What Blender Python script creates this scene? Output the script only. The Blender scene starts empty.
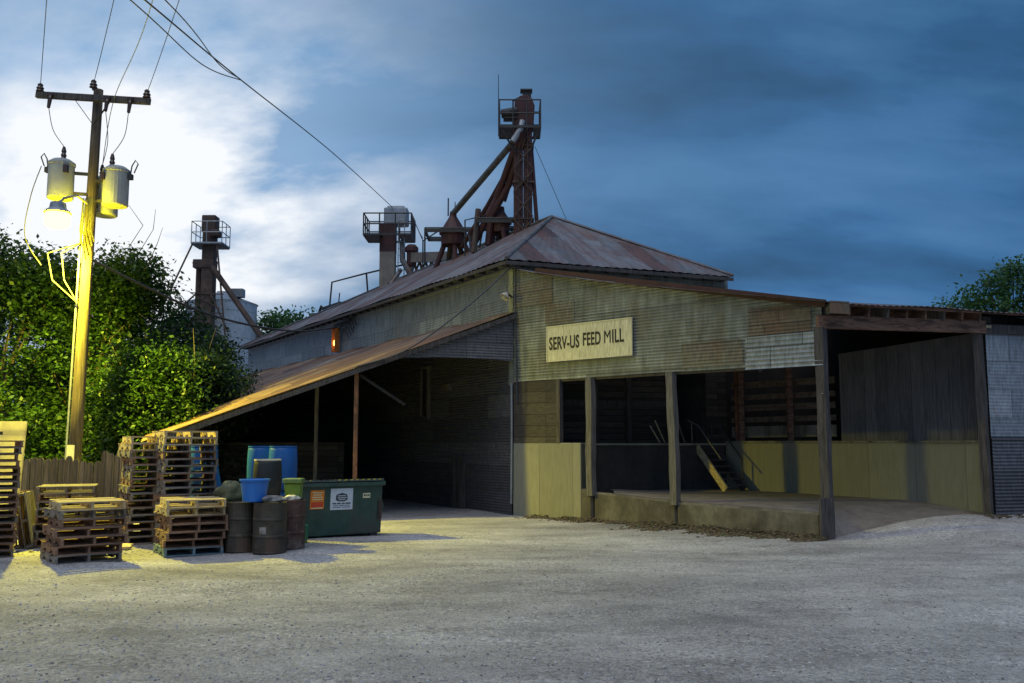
import bpy, math, random
import numpy as np
from mathutils import Vector, Matrix
random.seed(7); np.random.seed(7)
R = math.radians
scene = bpy.context.scene
COL = scene.collection

# ------------------------------------------------------------------ mesh builder
class MB:
    def __init__(self): self.v = []; self.f = []; self.u = {}
    def add(self, vs, fs):
        n = len(self.v); self.v += [tuple(p) for p in vs]
        self.f += [tuple(i + n for i in f) for f in fs]; return self
    def hexa(self, b, t):
        return self.add(list(b) + list(t), [(3, 2, 1, 0), (4, 5, 6, 7), (0, 1, 5, 4), (1, 2, 6, 5), (2, 3, 7, 6), (3, 0, 4, 7)])
    def box(self, c, s, rz=0, rx=0, ry=0):
        m = Matrix.Rotation(rz, 3, 'Z') @ Matrix.Rotation(ry, 3, 'Y') @ Matrix.Rotation(rx, 3, 'X')
        x, y, z = s[0] / 2, s[1] / 2, s[2] / 2; c = Vector(c)
        P = [c + m @ Vector(p) for p in ((-x, -y, -z), (x, -y, -z), (x, y, -z), (-x, y, -z), (-x, -y, z), (x, -y, z), (x, y, z), (-x, y, z))]
        return self.hexa(P[:4], P[4:])
    def bar(self, a, b, w, h=None, up=(0, 0, 1)):
        """rectangular bar from a to b, w across, h along 'up'"""
        h = h or w; a = Vector(a); b = Vector(b); d = (b - a).normalized(); up = Vector(up)
        if abs(d.dot(up)) > .98: up = Vector((0, 1, 0)) if abs(d.y) < .9 else Vector((1, 0, 0))
        s = d.cross(up).normalized(); t = s.cross(d).normalized()
        q = [(-s * w - t * h) / 2, (s * w - t * h) / 2, (s * w + t * h) / 2, (-s * w + t * h) / 2]
        return self.hexa([a + p for p in q], [b + p for p in q])
    def prism(self, poly, z0, z1):
        """poly: (x,y) or (x,y,z) points; with z1 None thickness z0 downwards from each point's own z"""
        n = len(poly)
        if z1 is None:
            top = [tuple(p) for p in poly]; bot = [(p[0], p[1], p[2] - z0) for p in poly]
        else:
            top = [(p[0], p[1], z1) for p in poly]; bot = [(p[0], p[1], z0) for p in poly]
        fs = [tuple(range(n - 1, -1, -1)), tuple(range(n, 2 * n))] + [(i, (i + 1) % n, n + (i + 1) % n, n + i) for i in range(n)]
        return self.add(bot + top, fs)
    def tube(self, pts, r, n=8, cap=True):
        pts = [Vector(p) for p in pts]; k = len(pts)
        rs = r if isinstance(r, (list, tuple)) else [r] * k
        vs = []; fs = []; s = None
        for i, p in enumerate(pts):
            d = (pts[min(i + 1, k - 1)] - pts[max(i - 1, 0)]).normalized()
            if s is None:
                a = Vector((0, 0, 1)) if abs(d.z) < .9 else Vector((1, 0, 0)); s = d.cross(a).normalized()
            else:
                s = (s - d * s.dot(d)).normalized()
            t = d.cross(s)
            for j in range(n):
                g = 2 * math.pi * j / n; vs.append(p + (s * math.cos(g) + t * math.sin(g)) * rs[i])
        for i in range(k - 1):
            for j in range(n):
                a = i * n + j; b = i * n + (j + 1) % n; fs.append((a, b, b + n, a + n))
        if cap: fs += [tuple(range(n - 1, -1, -1)), tuple(range((k - 1) * n, k * n))]
        return self.add(vs, fs)
    def lathe(self, prof, c=(0, 0, 0), n=24):
        vs = []; fs = []; c = Vector(c); k = len(prof)
        for r, z in prof:
            for j in range(n):
                g = 2 * math.pi * j / n; vs.append(c + Vector((r * math.cos(g), r * math.sin(g), z)))
        for i in range(k - 1):
            for j in range(n):
                a = i * n + j; b = i * n + (j + 1) % n; fs.append((a, b, b + n, a + n))
        if prof[0][0] > 1e-4: fs.append(tuple(range(n - 1, -1, -1)))
        if prof[-1][0] > 1e-4: fs.append(tuple(range((k - 1) * n, k * n)))
        return self.add(vs, fs)
    def mesh(self, name, mat, org=(0, 0, 0), uvf=None, smooth=False):
        me = bpy.data.meshes.new(name); ox, oy, oz = org
        me.from_pydata([(x - ox, y - oy, z - oz) for x, y, z in self.v], [], self.f)
        if mat: me.materials.append(mat)
        uv = me.uv_layers.new(name='UVMap'); data = []
        for p in me.polygons:
            nx, ny, nz = p.normal; h = math.hypot(nx, ny)
            for vi in p.vertices:
                x, y, z = self.v[vi]
                if uvf: data += uvf(x, y, z)
                elif abs(nz) > .75 or h < 1e-6: data += (x, y)
                else: data += ((-ny * x + nx * y) / h, z)
        uv.data.foreach_set('uv', data)
        if smooth: me.polygons.foreach_set('use_smooth', [True] * len(me.polygons))
        return me
    def build(self, name, mat, parent=None, uvf=None, smooth=False, bevel=0, fix=False):
        org = parent['_org'] if parent and '_org' in parent else (0, 0, 0)
        me = self.mesh(name, mat, org, uvf, smooth)
        o = bpy.data.objects.new(name, me); COL.objects.link(o)
        if parent: o.parent = parent
        if parent: o['_org'] = org
        if bevel:
            b = o.modifiers.new('bevel', 'BEVEL'); b.width = bevel; b.segments = 1; b.limit_method = 'ANGLE'
        return o

def tag(o, label, cat, group=None, kind=None):
    if label: o['label'] = label
    if cat: o['category'] = cat
    if group: o['group'] = group
    if kind: o['kind'] = kind
    return o
def thing(name, loc, label, cat, group=None, rz=0):
    """an Empty at the thing's base; its parts are built in world coordinates (rz=0) or copied"""
    o = bpy.data.objects.new(name, None); COL.objects.link(o); o.location = loc; o.rotation_euler.z = rz
    o.empty_display_size = .2; o['_org'] = tuple(loc)
    return tag(o, label, cat, group)
def structure(name, mb, mat, **k):
    o = mb.build(name, mat, **k); o['kind'] = 'structure'; return o
def copy_tree(o, parent=None):
    c = o.copy(); COL.objects.link(c)
    if parent: c.parent = parent
    for ch in o.children: copy_tree(ch, c)
    return c

# ------------------------------------------------------------------ materials
class NT:
    def __init__(self, name):
        self.m = bpy.data.materials.new(name); self.m.use_nodes = True
        self.t = self.m.node_tree; self.t.nodes.clear()
    def n(self, typ, props=None, **ins):
        nd = self.t.nodes.new('ShaderNode' + typ)
        for k, v in (props or {}).items(): setattr(nd, k, v)
        for k, v in ins.items():
            key = k.replace('_', ' ')
            if key.isdigit() or (key[0] == 'i' and key[1:].isdigit()): s = nd.inputs[int(key.lstrip('i'))]
            else: s = nd.inputs[key]
            if isinstance(v, bpy.types.NodeSocket): self.t.links.new(v, s)
            else:
                if isinstance(v, (tuple, list)) and len(v) == 3 and s.type == 'RGBA': v = tuple(v) + (1,)
                s.default_value = v
        return nd
    def ramp(self, fac, stops, interp='LINEAR'):
        nd = self.t.nodes.new('ShaderNodeValToRGB'); cr = nd.color_ramp; cr.interpolation = interp
        while len(cr.elements) < len(stops): cr.elements.new(.5)
        for e, (p, c) in zip(cr.elements, stops):
            e.position = p; e.color = (c, c, c, 1) if isinstance(c, (int, float)) else tuple(c) + (1,)
        self.t.links.new(fac, nd.inputs[0]); return nd.outputs[0]
    def mix(self, fac, a, b, mode='MIX'):
        nd = self.n('Mix', {'data_type': 'RGBA', 'blend_type': mode}, i0=fac, i6=a, i7=b); return nd.outputs[2]
    def math(self, op, a, b=0.0, clamp=False):
        return self.n('Math', {'operation': op, 'use_clamp': clamp}, i0=a, i1=b).outputs[0]
    def coords(self, kind='UV', scale=(1, 1, 1), rot=(0, 0, 0)):
        tc = self.n('TexCoord').outputs[kind]
        return self.n('Mapping', None, Vector=tc, Scale=scale, Rotation=rot).outputs[0]
    def noise(self, vec, scale, detail=5, rough=.6):
        return self.n('TexNoise', None, Vector=vec, Scale=scale, Detail=detail, Roughness=rough).outputs[0]
    def out(self, color, rough=.8, metal=0, bump=None, bump_d=.02, bump_s=1.0, **k):
        b = self.n('BsdfPrincipled', None, Base_Color=color, Roughness=rough, Metallic=metal, **k)
        if bump is not None:
            bp = self.n('Bump', None, Height=bump, Distance=bump_d, Strength=bump_s)
            self.t.links.new(bp.outputs[0], b.inputs['Normal'])
        o = self.n('OutputMaterial', None, Surface=b.outputs[0]); return self.m

def simple(name, col, var=.35, scale=6, rough=.7, metal=0, dirt=None, dirt_amt=.5, kind='Object', stretch=(1, 1, 1), bump=.006, **k):
    """one colour broken by noise, with an optional second colour (rust, grime) in patches"""
    t = NT(name); v = t.coords(kind, stretch)
    n1 = t.noise(v, scale, 6); f = t.ramp(n1, [(.3, 1 - var), (.7, 1 + var)])
    c = t.mix(1.0, col, f, 'MULTIPLY')
    if dirt:
        n2 = t.noise(v, scale * .45, 8, .7)
        c = t.mix(t.ramp(n2, [(.62 - .3 * dirt_amt, 0), (.72 - .2 * dirt_amt, 1)]), c, dirt)
    return t.out(c, rough, metal, n1, bump, **k)

def sheets(name, stops, bw, rh, rust=(.13, .06, .03), rust_amt=.3, rough=.5, metal=.25, swap=False, streak=(1.2, .25), mortar=(.05, .05, .045), msize=.012, detail=14, joint=.75, offs=.43, lo=.5, hi=1.35):
    """rows of metal sheets (or boards): each sheet its own tone, rust and streaks running down it"""
    t = NT(name); uv = t.coords('UV', (1, 1, 1), (0, 0, R(90) if swap else 0))
    wob = t.n('VectorMath', {'operation': 'ADD'}, i0=uv, i1=t.n('VectorMath', {'operation': 'SCALE'}, i0=t.n('TexNoise', None, Vector=uv, Scale=1.5).outputs[1], Scale=.03).outputs[0]).outputs[0]
    br = t.n('TexBrick', {'offset': offs}, Vector=wob, Color1=(0, 0, 0), Color2=(1, 1, 1), Mortar=(.5, .5, .5), Scale=1.0, Mortar_Size=msize, Mortar_Smooth=.3, Bias=0.0, Brick_Width=bw, Row_Height=rh)
    tone = t.ramp(br.outputs[0], stops)
    st = t.noise(t.coords('UV', (detail * streak[0], detail * streak[1], 1)), 1.0, 8, .65)
    c = t.mix(1.0, tone, t.ramp(st, [(.28, lo), (.72, hi)]), 'MULTIPLY')
    big = t.noise(t.coords('UV', (1.1, .55, 1)), 1.0, 9, .68)
    c = t.mix(t.ramp(big, [(.66 - .35 * rust_amt, 0), (.78 - .2 * rust_amt, .85)]), c, t.mix(st, rust, tuple(x * 2.1 for x in rust)))
    c = t.mix(t.math('MULTIPLY', br.outputs[1], joint), c, mortar)
    return t.out(c, rough, metal, t.math('SUBTRACT', st, t.math('MULTIPLY', br.outputs[1], 1.2)), .006)

M = {}
M['galv_front'] = sheets('galvanized_front_sheets', [(.0, (.165, .172, .145)), (.3, (.2, .212, .18)), (.7, (.235, .25, .215)), (1, (.28, .298, .26))], 3.0, .74, rust=(.1, .085, .055), rust_amt=.48, joint=.4, offs=.12, detail=5)
M['galv_side'] = sheets('galvanized_side_sheets', [(0, (.19, .205, .215)), (.5, (.24, .255, .265)), (1, (.29, .305, .315))], 3.0, .74, rust=(.13, .1, .075), rust_amt=.2, rough=.45, joint=.4, offs=.2, detail=6)
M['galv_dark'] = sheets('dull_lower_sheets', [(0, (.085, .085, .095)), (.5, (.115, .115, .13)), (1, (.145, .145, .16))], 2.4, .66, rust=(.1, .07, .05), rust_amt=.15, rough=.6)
M['galv_shed'] = sheets('shed_sheets', [(0, (.22, .245, .27)), (.6, (.28, .305, .33)), (1, (.34, .365, .39))], 1.1, .62, rust=(.16, .1, .07), rust_amt=.3, rough=.42, joint=.45)
M['new_sheet'] = sheets('newer_patch_sheet', [(0, (.3, .32, .31)), (1, (.38, .4, .39))], 1.3, 2, rust_amt=.02, rough=.35, metal=.4)
M['rusty_sheet'] = sheets('rusty_patch_sheet', [(0, (.13, .1, .065)), (1, (.19, .155, .11))], .8, .3, rust=(.12, .065, .035), rust_amt=.7, rough=.75, metal=.05)
M['brown_sheet'] = sheets('browned_sheet', [(0, (.15, .137, .1)), (1, (.205, .195, .15))], 2.6, .6, rust=(.09, .062, .036), rust_amt=.55, joint=.4, rough=.65, metal=.1)
M['roof'] = sheets('hip_roof_sheets', [(0, (.06, .03, .024)), (.18, (.075, .04, .03)), (.26, (.12, .122, .125)), (.7, (.16, .165, .172)), (1, (.215, .222, .23))], 2.6, .66, rust=(.1, .04, .028), rust_amt=.75, swap=True, detail=6, rough=.5, lo=.6, metal=.15)
M['lean_roof'] = sheets('lean_to_roof_sheets', [(0, (.05, .03, .025)), (.35, (.13, .07, .035)), (.6, (.26, .18, .1)), (.8, (.1, .06, .045)), (1, (.21, .205, .2))], 2.6, .66, rust=(.065, .03, .02), rust_amt=.75, swap=True, rough=.7, metal=.05, detail=4, lo=.35, hi=1.6)
M['planks'] = sheets('dark_wall_planks', [(0, (.03, .027, .023)), (1, (.085, .072, .058))], 2.2, .17, rust=(.03, .025, .02), rust_amt=.2, rough=.9, metal=0, streak=(.2, 1.4), mortar=(.006, .005, .005))
M['pale_planks'] = sheets('scuffed_wall_planks', [(0, (.04, .034, .027)), (1, (.085, .075, .06))], 2.2, .3, rust=(.03, .025, .02), rust_amt=.5, rough=.9, metal=0, streak=(.3, 1.1), mortar=(.015, .012, .01))
M['stall_dark'] = simple('shade_dark_stall_boards', (.02, .018, .017), .4, 3, .95)  # near-black base colour carries the shade of the stall interior
M['board_wall'] = sheets('gray_board_wall', [(0, (.085, .082, .084)), (1, (.125, .12, .12))], 4.5, .29, rust=(.09, .085, .085), rust_amt=.45, rough=.85, metal=0, swap=True, streak=(2.2, .12), mortar=(.05, .048, .045), msize=.007)
M['fence'] = sheets('weathered_fence_planks', [(0, (.1, .08, .055)), (1, (.2, .165, .12))], 9, .145, rust=(.07, .055, .035), rust_amt=.35, rough=.9, metal=0, swap=True, streak=(2.4, .2))
M['wood_post'] = simple('weathered_post_wood', (.125, .115, .1), .5, 5, .9, stretch=(6, 6, .5), dirt=(.07, .06, .05), dirt_amt=.35, bump=.01)
M['dark_post'] = simple('dark_creosote_post', (.075, .065, .06), .5, 5, .85, stretch=(6, 6, .5), dirt=(.03, .026, .022), dirt_amt=.4, bump=.012)
M['rail_wood'] = simple('dark_stall_rail_wood', (.11, .085, .065), .5, 4, .95, stretch=(2, 2, 3), bump=.01)
M['beam'] = simple('old_reddish_beam', (.19, .105, .07), .5, 4, .9, stretch=(1, 1, 5), dirt=(.06, .035, .025), dirt_amt=.5, bump=.01)
M['rust_pipe'] = simple('rusty_steel_post', (.24, .11, .055), .4, 6, .8, .1, dirt=(.1, .05, .03), dirt_amt=.5)
M['pole_wood'] = simple('utility_pole_wood', (.12, .093, .06), .65, 4, .9, stretch=(5, 5, .35), dirt=(.085, .06, .04), dirt_amt=.6, bump=.015)
M['fresh_pallet'] = simple('fresh_pallet_wood', (.46, .36, .21), .35, 5, .85, stretch=(.6, 3, 3), dirt=(.25, .19, .12), dirt_amt=.25)
M['brown_pallet'] = simple('brown_pallet_wood', (.25, .145, .09), .4, 5, .9, stretch=(.6, 3, 3), dirt=(.13, .08, .06), dirt_amt=.4)
M['gray_pallet'] = simple('gray_pallet_wood', (.22, .19, .165), .4, 5, .9, stretch=(.6, 3, 3), dirt=(.11, .095, .08), dirt_amt=.4)
M['blue_pallet'] = simple('faded_blue_pallet_paint', (.11, .18, .22), .3, 6, .85, dirt=(.2, .19, .17), dirt_amt=.35)
M['blue_plastic'] = simple('blue_barrel_plastic', (.012, .11, .36), .15, 3, .42, dirt=(.03, .1, .24), dirt_amt=.2)
M['bright_blue'] = simple('bright_blue_tub_plastic', (.015, .15, .55), .1, 4, .4)
M['black_plastic'] = simple('black_barrel_plastic', (.02, .02, .02), .3, 4, .5, dirt=(.07, .065, .05), dirt_amt=.3)
M['lid_cream'] = simple('cream_plastic_rim', (.5, .47, .38), .2, 6, .6)
M['lime'] = simple('lime_plastic', (.14, .24, .03), .2, 6, .5)
M['lime_dull'] = simple('lime_plastic_lid', (.13, .2, .05), .25, 8, .55)
M['canvas'] = simple('olive_canvas', (.105, .11, .062), .4, 7, .95, bump=.02)
M['drum'] = simple('rusty_drum_steel', (.05, .043, .034), .5, 5, .7, .15, dirt=(.1, .06, .04), dirt_amt=.4)
M['drum_red'] = simple('rust_red_drum_steel', (.085, .045, .035), .5, 6, .75, .1, dirt=(.2, .17, .14), dirt_amt=.28)
M['green_paint'] = simple('dumpster_green_paint', (.027, .07, .054), .35, 3, .55, dirt=(.055, .05, .04), dirt_amt=.4)
M['dump_lid'] = simple('dumpster_lid_plastic', (.07, .085, .075), .35, 8, .6)
M['green_bin'] = simple('small_green_plastic', (.01, .17, .07), .2, 8, .5)
M['sticker_orange'] = simple('orange_sticker', (.75, .22, .015), .15, 12, .5)
M['sticker_red'] = simple('red_sticker_band', (.6, .06, .02), .2, 12, .5)
M['sticker_white'] = simple('white_sticker', (.62, .66, .72), .08, 10, .45)
M['sticker_cream'] = simple('cream_sticker', (.72, .68, .42), .1, 10, .5)
M['ink_dark'] = simple('dark_print', (.03, .045, .06), .1, 10, .5)
M['ink_light'] = simple('pale_print', (.75, .68, .4), .1, 10, .5)
M['red_oxide'] = simple('red_oxide_steel', (.06, .02, .02), .4, 3, .65, .1, dirt=(.06, .025, .02), dirt_amt=.4)
M['rust_leg'] = simple('rusty_leg_steel', (.085, .055, .042), .45, 3, .75, .1, dirt=(.05, .03, .025), dirt_amt=.45)
M['tan_steel'] = simple('tan_leg_steel', (.22, .19, .16), .3, 2.5, .7, .1, dirt=(.2, .12, .08), dirt_amt=.3)
M['gray_steel'] = simple('gray_galvanized_steel', (.3, .32, .34), .25, 3, .45, .4, dirt=(.2, .2, .2), dirt_amt=.2)
M['dark_steel'] = simple('dark_angle_steel', (.045, .042, .042), .3, 5, .6, .2)
M['spout'] = simple('gray_spout_pipe', (.12, .12, .12), .35, 4, .5, .3, dirt=(.12, .06, .04), dirt_amt=.4)
M['bin_steel'] = sheets('grain_bin_rings', [(0, (.56, .58, .6)), (1, (.66, .68, .7))], 2.6, .82, rust=(.3, .28, .26), rust_amt=.05, rough=.4, metal=.3, streak=(2, .15))
M['transformer'] = simple('transformer_gray_paint', (.34, .35, .34), .12, 3, .5, 0, dirt=(.2, .19, .17), dirt_amt=.12)
M['porcelain'] = simple('brown_porcelain', (.06, .035, .025), .2, 5, .25)
M['ridge'] = simple('dull_ridge_metal', (.11, .112, .12), .4, 3, .6, .1, dirt=(.08, .045, .035), dirt_amt=.4)
M['wire'] = simple('black_cable', (.05, .052, .06), .1, 5, .6)
M['wire_pale'] = simple('aluminium_wire', (.34, .35, .36), .1, 5, .5, .3)
M['sign'] = sheets('cream_sign_paint', [(0, (.6, .56, .36)), (1, (.66, .62, .42))], 1.4, 3, rust=(.42, .3, .12), rust_amt=.2, rough=.6, metal=0, streak=(2, .2), mortar=(.4, .36, .22), msize=.004)
M['letter'] = simple('black_sign_paint', (.018, .016, .012), .4, 14, .7)
t_ = NT('translucent_cream_plastic'); v_ = t_.noise(t_.coords('Object'), 3, 5)
c_ = t_.ramp(v_, [(.3, (.62, .58, .42)), (.7, (.8, .76, .6))]); p_ = t_.n('BsdfPrincipled', None, Base_Color=c_, Roughness=.5); r_ = t_.n('BsdfTranslucent', None, Color=c_)
x_ = t_.n('MixShader', None, i0=.65, i1=p_.outputs[0], i2=r_.outputs[0]); t_.n('OutputMaterial', None, Surface=x_.outputs[0]); M['panel'] = t_.m
M['rubber'] = simple('black_rubber', (.02, .02, .022), .3, 8, .8)
M['bark'] = simple('tree_bark', (.12, .095, .07), .4, 6, .95, stretch=(4, 4, .6), bump=.03)
M['rag'] = simple('crumpled_gray_cloth', (.2, .19, .18), .5, 9, .95)
M['orange_box'] = simple('orange_rusted_housing', (.4, .13, .02), .4, 7, .7, dirt=(.16, .06, .02), dirt_amt=.4)

def concrete(name, base, stain, amt):
    t = NT(name); v = t.coords('Object'); vs = t.coords('Object', (2.5, 2.5, .35))
    n = t.noise(v, 2.2, 9, .7); d = t.noise(vs, 1.3, 9, .72); g = t.noise(v, 30, 4)
    c = t.mix(t.ramp(n, [(.3, 0), (.7, 1)]), tuple(x * .6 for x in base), tuple(x * 1.15 for x in base))
    c = t.mix(t.ramp(d, [(.66 - .3 * amt, 0), (.8 - .2 * amt, .85)]), c, stain)
    c = t.mix(.35, c, t.ramp(g, [(.3, .6), (.7, 1.3)]), 'MULTIPLY')
    return t.out(c, .9, 0, t.math('ADD', n, t.math('MULTIPLY', g, .3)), .02)
M['concrete_panel'] = sheets('cast_concrete_panels', [(0, (.21, .2, .145)), (1, (.25, .242, .18))], 1.15, 6.0, lo=.82, hi=1.1, rust=(.12, .115, .08), rust_amt=.38, rough=.92, metal=0, streak=(1.1, .12), mortar=(.06, .055, .04), msize=.008, joint=.4)
M['curb_stained'] = sheets('stained_curb_concrete', [(0, (.17, .155, .12)), (1, (.23, .21, .165))], 3.3, 6.0, rust=(.035, .03, .022), rust_amt=1.05, lo=.6, hi=1.2, rough=.95, metal=0, streak=(.5, .35), mortar=(.05, .045, .035), msize=.006, joint=.5, detail=9)
M['concrete'] = concrete('yellowed_concrete', (.25, .238, .175), (.07, .066, .05), .36)
M['concrete_low'] = concrete('stained_low_concrete', (.2, .185, .145), (.035, .03, .022), .68)
M['concrete_dark'] = concrete('dark_dock_concrete', (.05, .042, .037), (.02, .018, .016), .5)  # much darker concrete for the dock face and mill floor
M['floor'] = concrete('dusty_drive_floor', (.22, .19, .17), (.11, .085, .07), .5)

def gravel():
    t = NT('crushed_limestone_gravel'); v = t.coords('Object')
    vor = t.n('TexVoronoi', {'feature': 'F1'}, Vector=v, Scale=30.0); vor2 = t.n('TexVoronoi', None, Vector=v, Scale=75.0)
    big = t.noise(t.coords('Object', (.16, .3, 1), (0, 0, R(-8))), 1.0, 6, .62)
    mid = t.noise(t.coords('Object', (.5, .75, 1), (0, 0, R(12))), 1.0, 9, .75)
    pack = t.ramp(t.noise(t.coords('Object', (.35, .7, 1), (0, 0, R(-15))), 1.3, 7, .7), [(.38, .25), (.6, 1)])   # packed dust to loose stone
    fine = t.noise(v, 13, 8, .78)
    c = t.ramp(big, [(.32, (.26, .246, .24)), (.48, (.43, .41, .403)), (.64, (.56, .536, .528))])
    c = t.mix(.85, c, t.ramp(mid, [(.28, .45), (.5, 1.0), (.72, 1.4)]), 'MULTIPLY')
    c = t.mix(t.ramp(t.noise(t.coords('Object', (.5, .5, 1)), 1.1, 8, .7), [(.55, 0), (.72, .55)]), c, (.2, .165, .135))   # damp brown fines
    w_ = t.n('TexWave', {'wave_type': 'BANDS', 'bands_direction': 'Y'}, Vector=t.coords('Object', (1, 1, 1), (0, 0, R(-9))), Scale=.33, Distortion=3.5, Detail=3.0, Detail_Scale=.25).outputs[1]
    c = t.mix(t.math('MULTIPLY', t.ramp(w_, [(.72, 0), (.95, 1)]), .13), c, (.21, .2, .195))                           # faint wheel tracks
    c = t.mix(t.math('MULTIPLY', pack, .95), c, t.ramp(fine, [(.28, .4), (.5, 1.0), (.72, 1.55)]), 'MULTIPLY')
    c = t.mix(t.math('MULTIPLY', pack, .65), c, t.ramp(vor.outputs[1], [(0, .35), (1, 1.6)]), 'MULTIPLY')
    c = t.mix(.4, c, t.ramp(vor2.outputs[1], [(0, .4), (1, 1.6)]), 'MULTIPLY')
    h = t.math('ADD', t.math('MULTIPLY', vor.outputs[0], -1.0), t.math('ADD', t.math('MULTIPLY', fine, 1.6), t.math('MULTIPLY', vor2.outputs[0], -.5)))
    return t.out(c, .95, 0, h, .035, .9)
M['gravel'] = gravel()
def stone_mat():
    t = NT('loose_stone'); g = t.n('NewGeometry')
    c = t.ramp(g.outputs['Random Per Island'], [(0, (.12, .115, .115)), (.4, (.3, .29, .285)), (1, (.55, .53, .52))])
    return t.out(c, .9)
M['stone'] = stone_mat()
def litter_mat():
    t = NT('dead_weeds_and_dirt'); g = t.n('NewGeometry')
    c = t.ramp(g.outputs['Random Per Island'], [(0, (.035, .025, .015)), (.5, (.085, .06, .035)), (.85, (.13, .1, .06)), (1, (.05, .08, .02))])
    return t.out(c, .95)
M['litter'] = litter_mat()
def leaf_mat(name, a, b, c3):
    t = NT(name); g = t.n('NewGeometry'); v = t.coords('Object')
    c = t.ramp(g.outputs['Random Per Island'], [(0, a), (.6, b), (1, c3)])
    c = t.mix(.6, c, t.ramp(t.noise(v, .9, 3), [(.3, .55), (.7, 1.3)]), 'MULTIPLY')
    p = t.n('BsdfPrincipled', None, Base_Color=c, Roughness=.5)
    tr = t.n('BsdfTranslucent', None, Color=c)
    mx = t.n('MixShader', None, i0=.5, i1=p.outputs[0], i2=tr.outputs[0])
    t.n('OutputMaterial', None, Surface=mx.outputs[0]); return t.m
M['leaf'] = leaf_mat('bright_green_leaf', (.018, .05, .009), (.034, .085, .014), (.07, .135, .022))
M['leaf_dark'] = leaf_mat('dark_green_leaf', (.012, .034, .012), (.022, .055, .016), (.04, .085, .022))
M['leaf_blue'] = leaf_mat('cool_green_leaf', (.035, .095, .025), (.06, .14, .035), (.1, .2, .05))
def emit(name, col, s):
    t = NT(name); e = t.n('Emission', None, Color=col, Strength=s); t.n('OutputMaterial', None, Surface=e.outputs[0]); return t.m
M['lamp_glow'] = emit('lit_yard_lamp_globe', (1, .86, .0026), 340)
M['bulb_glow'] = emit('lit_amber_bulb', (1, .5, .12), 6)

# ------------------------------------------------------------------ the ground
def sm(t): t = max(0.0, min(1.0, t)); return t * t * (3 - 2 * t)
rnd = random.Random(3)
waves = [(rnd.uniform(.25, 1.4), rnd.uniform(.5, 2.2), rnd.uniform(0, 6.3), rnd.uniform(.003, .009)) for _ in range(14)]
def gz(x, y):
    # gravel ramp in front of the drive bay: t runs along the bay's front beam, d is the distance in front of it
    t = (x - 6.45) * .9629 + (y - 19.28) * .27; d = (x - 6.45) * .27 - (y - 19.28) * .9629
    z = .45 * sm((t + .2) / 3.8) * sm((3.4 - d) / 4.2)
    k = math.exp(-((x) ** 2 + (y - 12) ** 2) / 900)
    for a, b, p, h in waves: z += h * k * math.sin(a * x + b * y + p)
    z += .015 * math.exp(-((y - 13.4 - .06 * x) / .5) ** 2) - .02 * math.exp(-((y - 12.2 - .05 * x) / .6) ** 2) * k
    if 1.7 < y - 0 and y > 19 and x > 1.5 and (x * .6924 + (y - 25.43) * .7216) > .3: z = z - .12 * sm((-d - .1) / .5); z = z if d > -.7 else min(z, .0)
    return z
def axis(lo, hi, step, far):
    a = list(np.arange(lo, hi + 1e-6, step)); o = []; d = step; p = hi
    while p < far: d *= 1.5; p += d; o.append(min(p, far))
    q = []; d = step; p = lo
    while p > -far: d *= 1.5; p -= d; q.append(max(p, -far))
    return q[::-1] + a + o
xs = axis(-16, 18, .22, 900); ys = axis(3, 28, .22, 900)
g = MB(); nx = len(xs)
g.v = [(x, y, gz(x, y)) for y in ys for x in xs]
g.f = [(j * nx + i, j * nx + i + 1, (j + 1) * nx + i + 1, (j + 1) * nx + i) for j in range(len(ys) - 1) for i in range(nx - 1)]
structure('ground', g, M['gravel'], smooth=True)

def pebbles(name, pts, smin, smax, mat, flat=.6):
    V = []; F = []
    base = np.array([(1, 0, 0), (-.9, .15, 0), (.1, 1, 0), (0, -.95, .1), (.1, 0, 1), (0, .1, -.8)])
    fc = [(0, 2, 4), (2, 1, 4), (1, 3, 4), (3, 0, 4), (2, 0, 5), (1, 2, 5), (3, 1, 5), (0, 3, 5)]
    for (x, y, z) in pts:
        s = smin + (smax - smin) * random.random() ** 3
        a = random.uniform(0, 6.3); ca, sa = math.cos(a), math.sin(a)
        b = base * np.array([s * random.uniform(.7, 1.3), s * random.uniform(.6, 1.1), s * flat * random.uniform(.7, 1.2)])
        n = len(V)
        for p in b: V.append((x + p[0] * ca - p[1] * sa, y + p[0] * sa + p[1] * ca, z + p[2] + s * .15))
        F += [tuple(i + n for i in f) for f in fc]
    m = MB(); m.v = V; m.f = F
    o = m.build(name, mat); return o
pts = []
for _ in range(26000):
    y = 6.6 + 14 * random.random() ** 1.6; x = random.uniform(-.62, .62) * y
    if x > 1.5 and (x * .6924 + (y - 25.43) * .7216) > -.15 and x < 6.6: continue
    pts.append((x, y, gz(x, y)))
for _ in range(900):      # loose stones banked along the drive entrance and before the dock
    t = random.random(); x = 4.5 + 9 * t; y = 17.6 + 2.3 * t + random.gauss(0, .75)
    if (x * .6924 + (y - 25.43) * .7216) > -.1 and x < 6.6: continue
    pts.append((x, y, gz(x, y)))
tag(pebbles('gravel_stones', pts, .005, .02, M['stone']), 'loose pale and dark gravel stones scattered over the yard', 'gravel', kind='stuff')
pts = []
for _ in range(8500):
    t = .6 + 8.4 * random.random() ** .75; k = .5 + .5 * math.sin(t * 2.3 + 1) * math.sin(t * 5.1); d = -abs(random.gauss(0, .1 + .3 * k)) - .03
    if t > 4.6: d *= 1.7; k = min(1, k + .35)
    if random.random() > .35 + .65 * k: continue
    x = .7216 * t + .6924 * d * 1.0; y = 25.43 - .6924 * t + .7216 * d
    pts.append((x, y, gz(x, y) + random.random() * (.03 + .12 * k) * math.exp(d * 4)))
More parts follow.
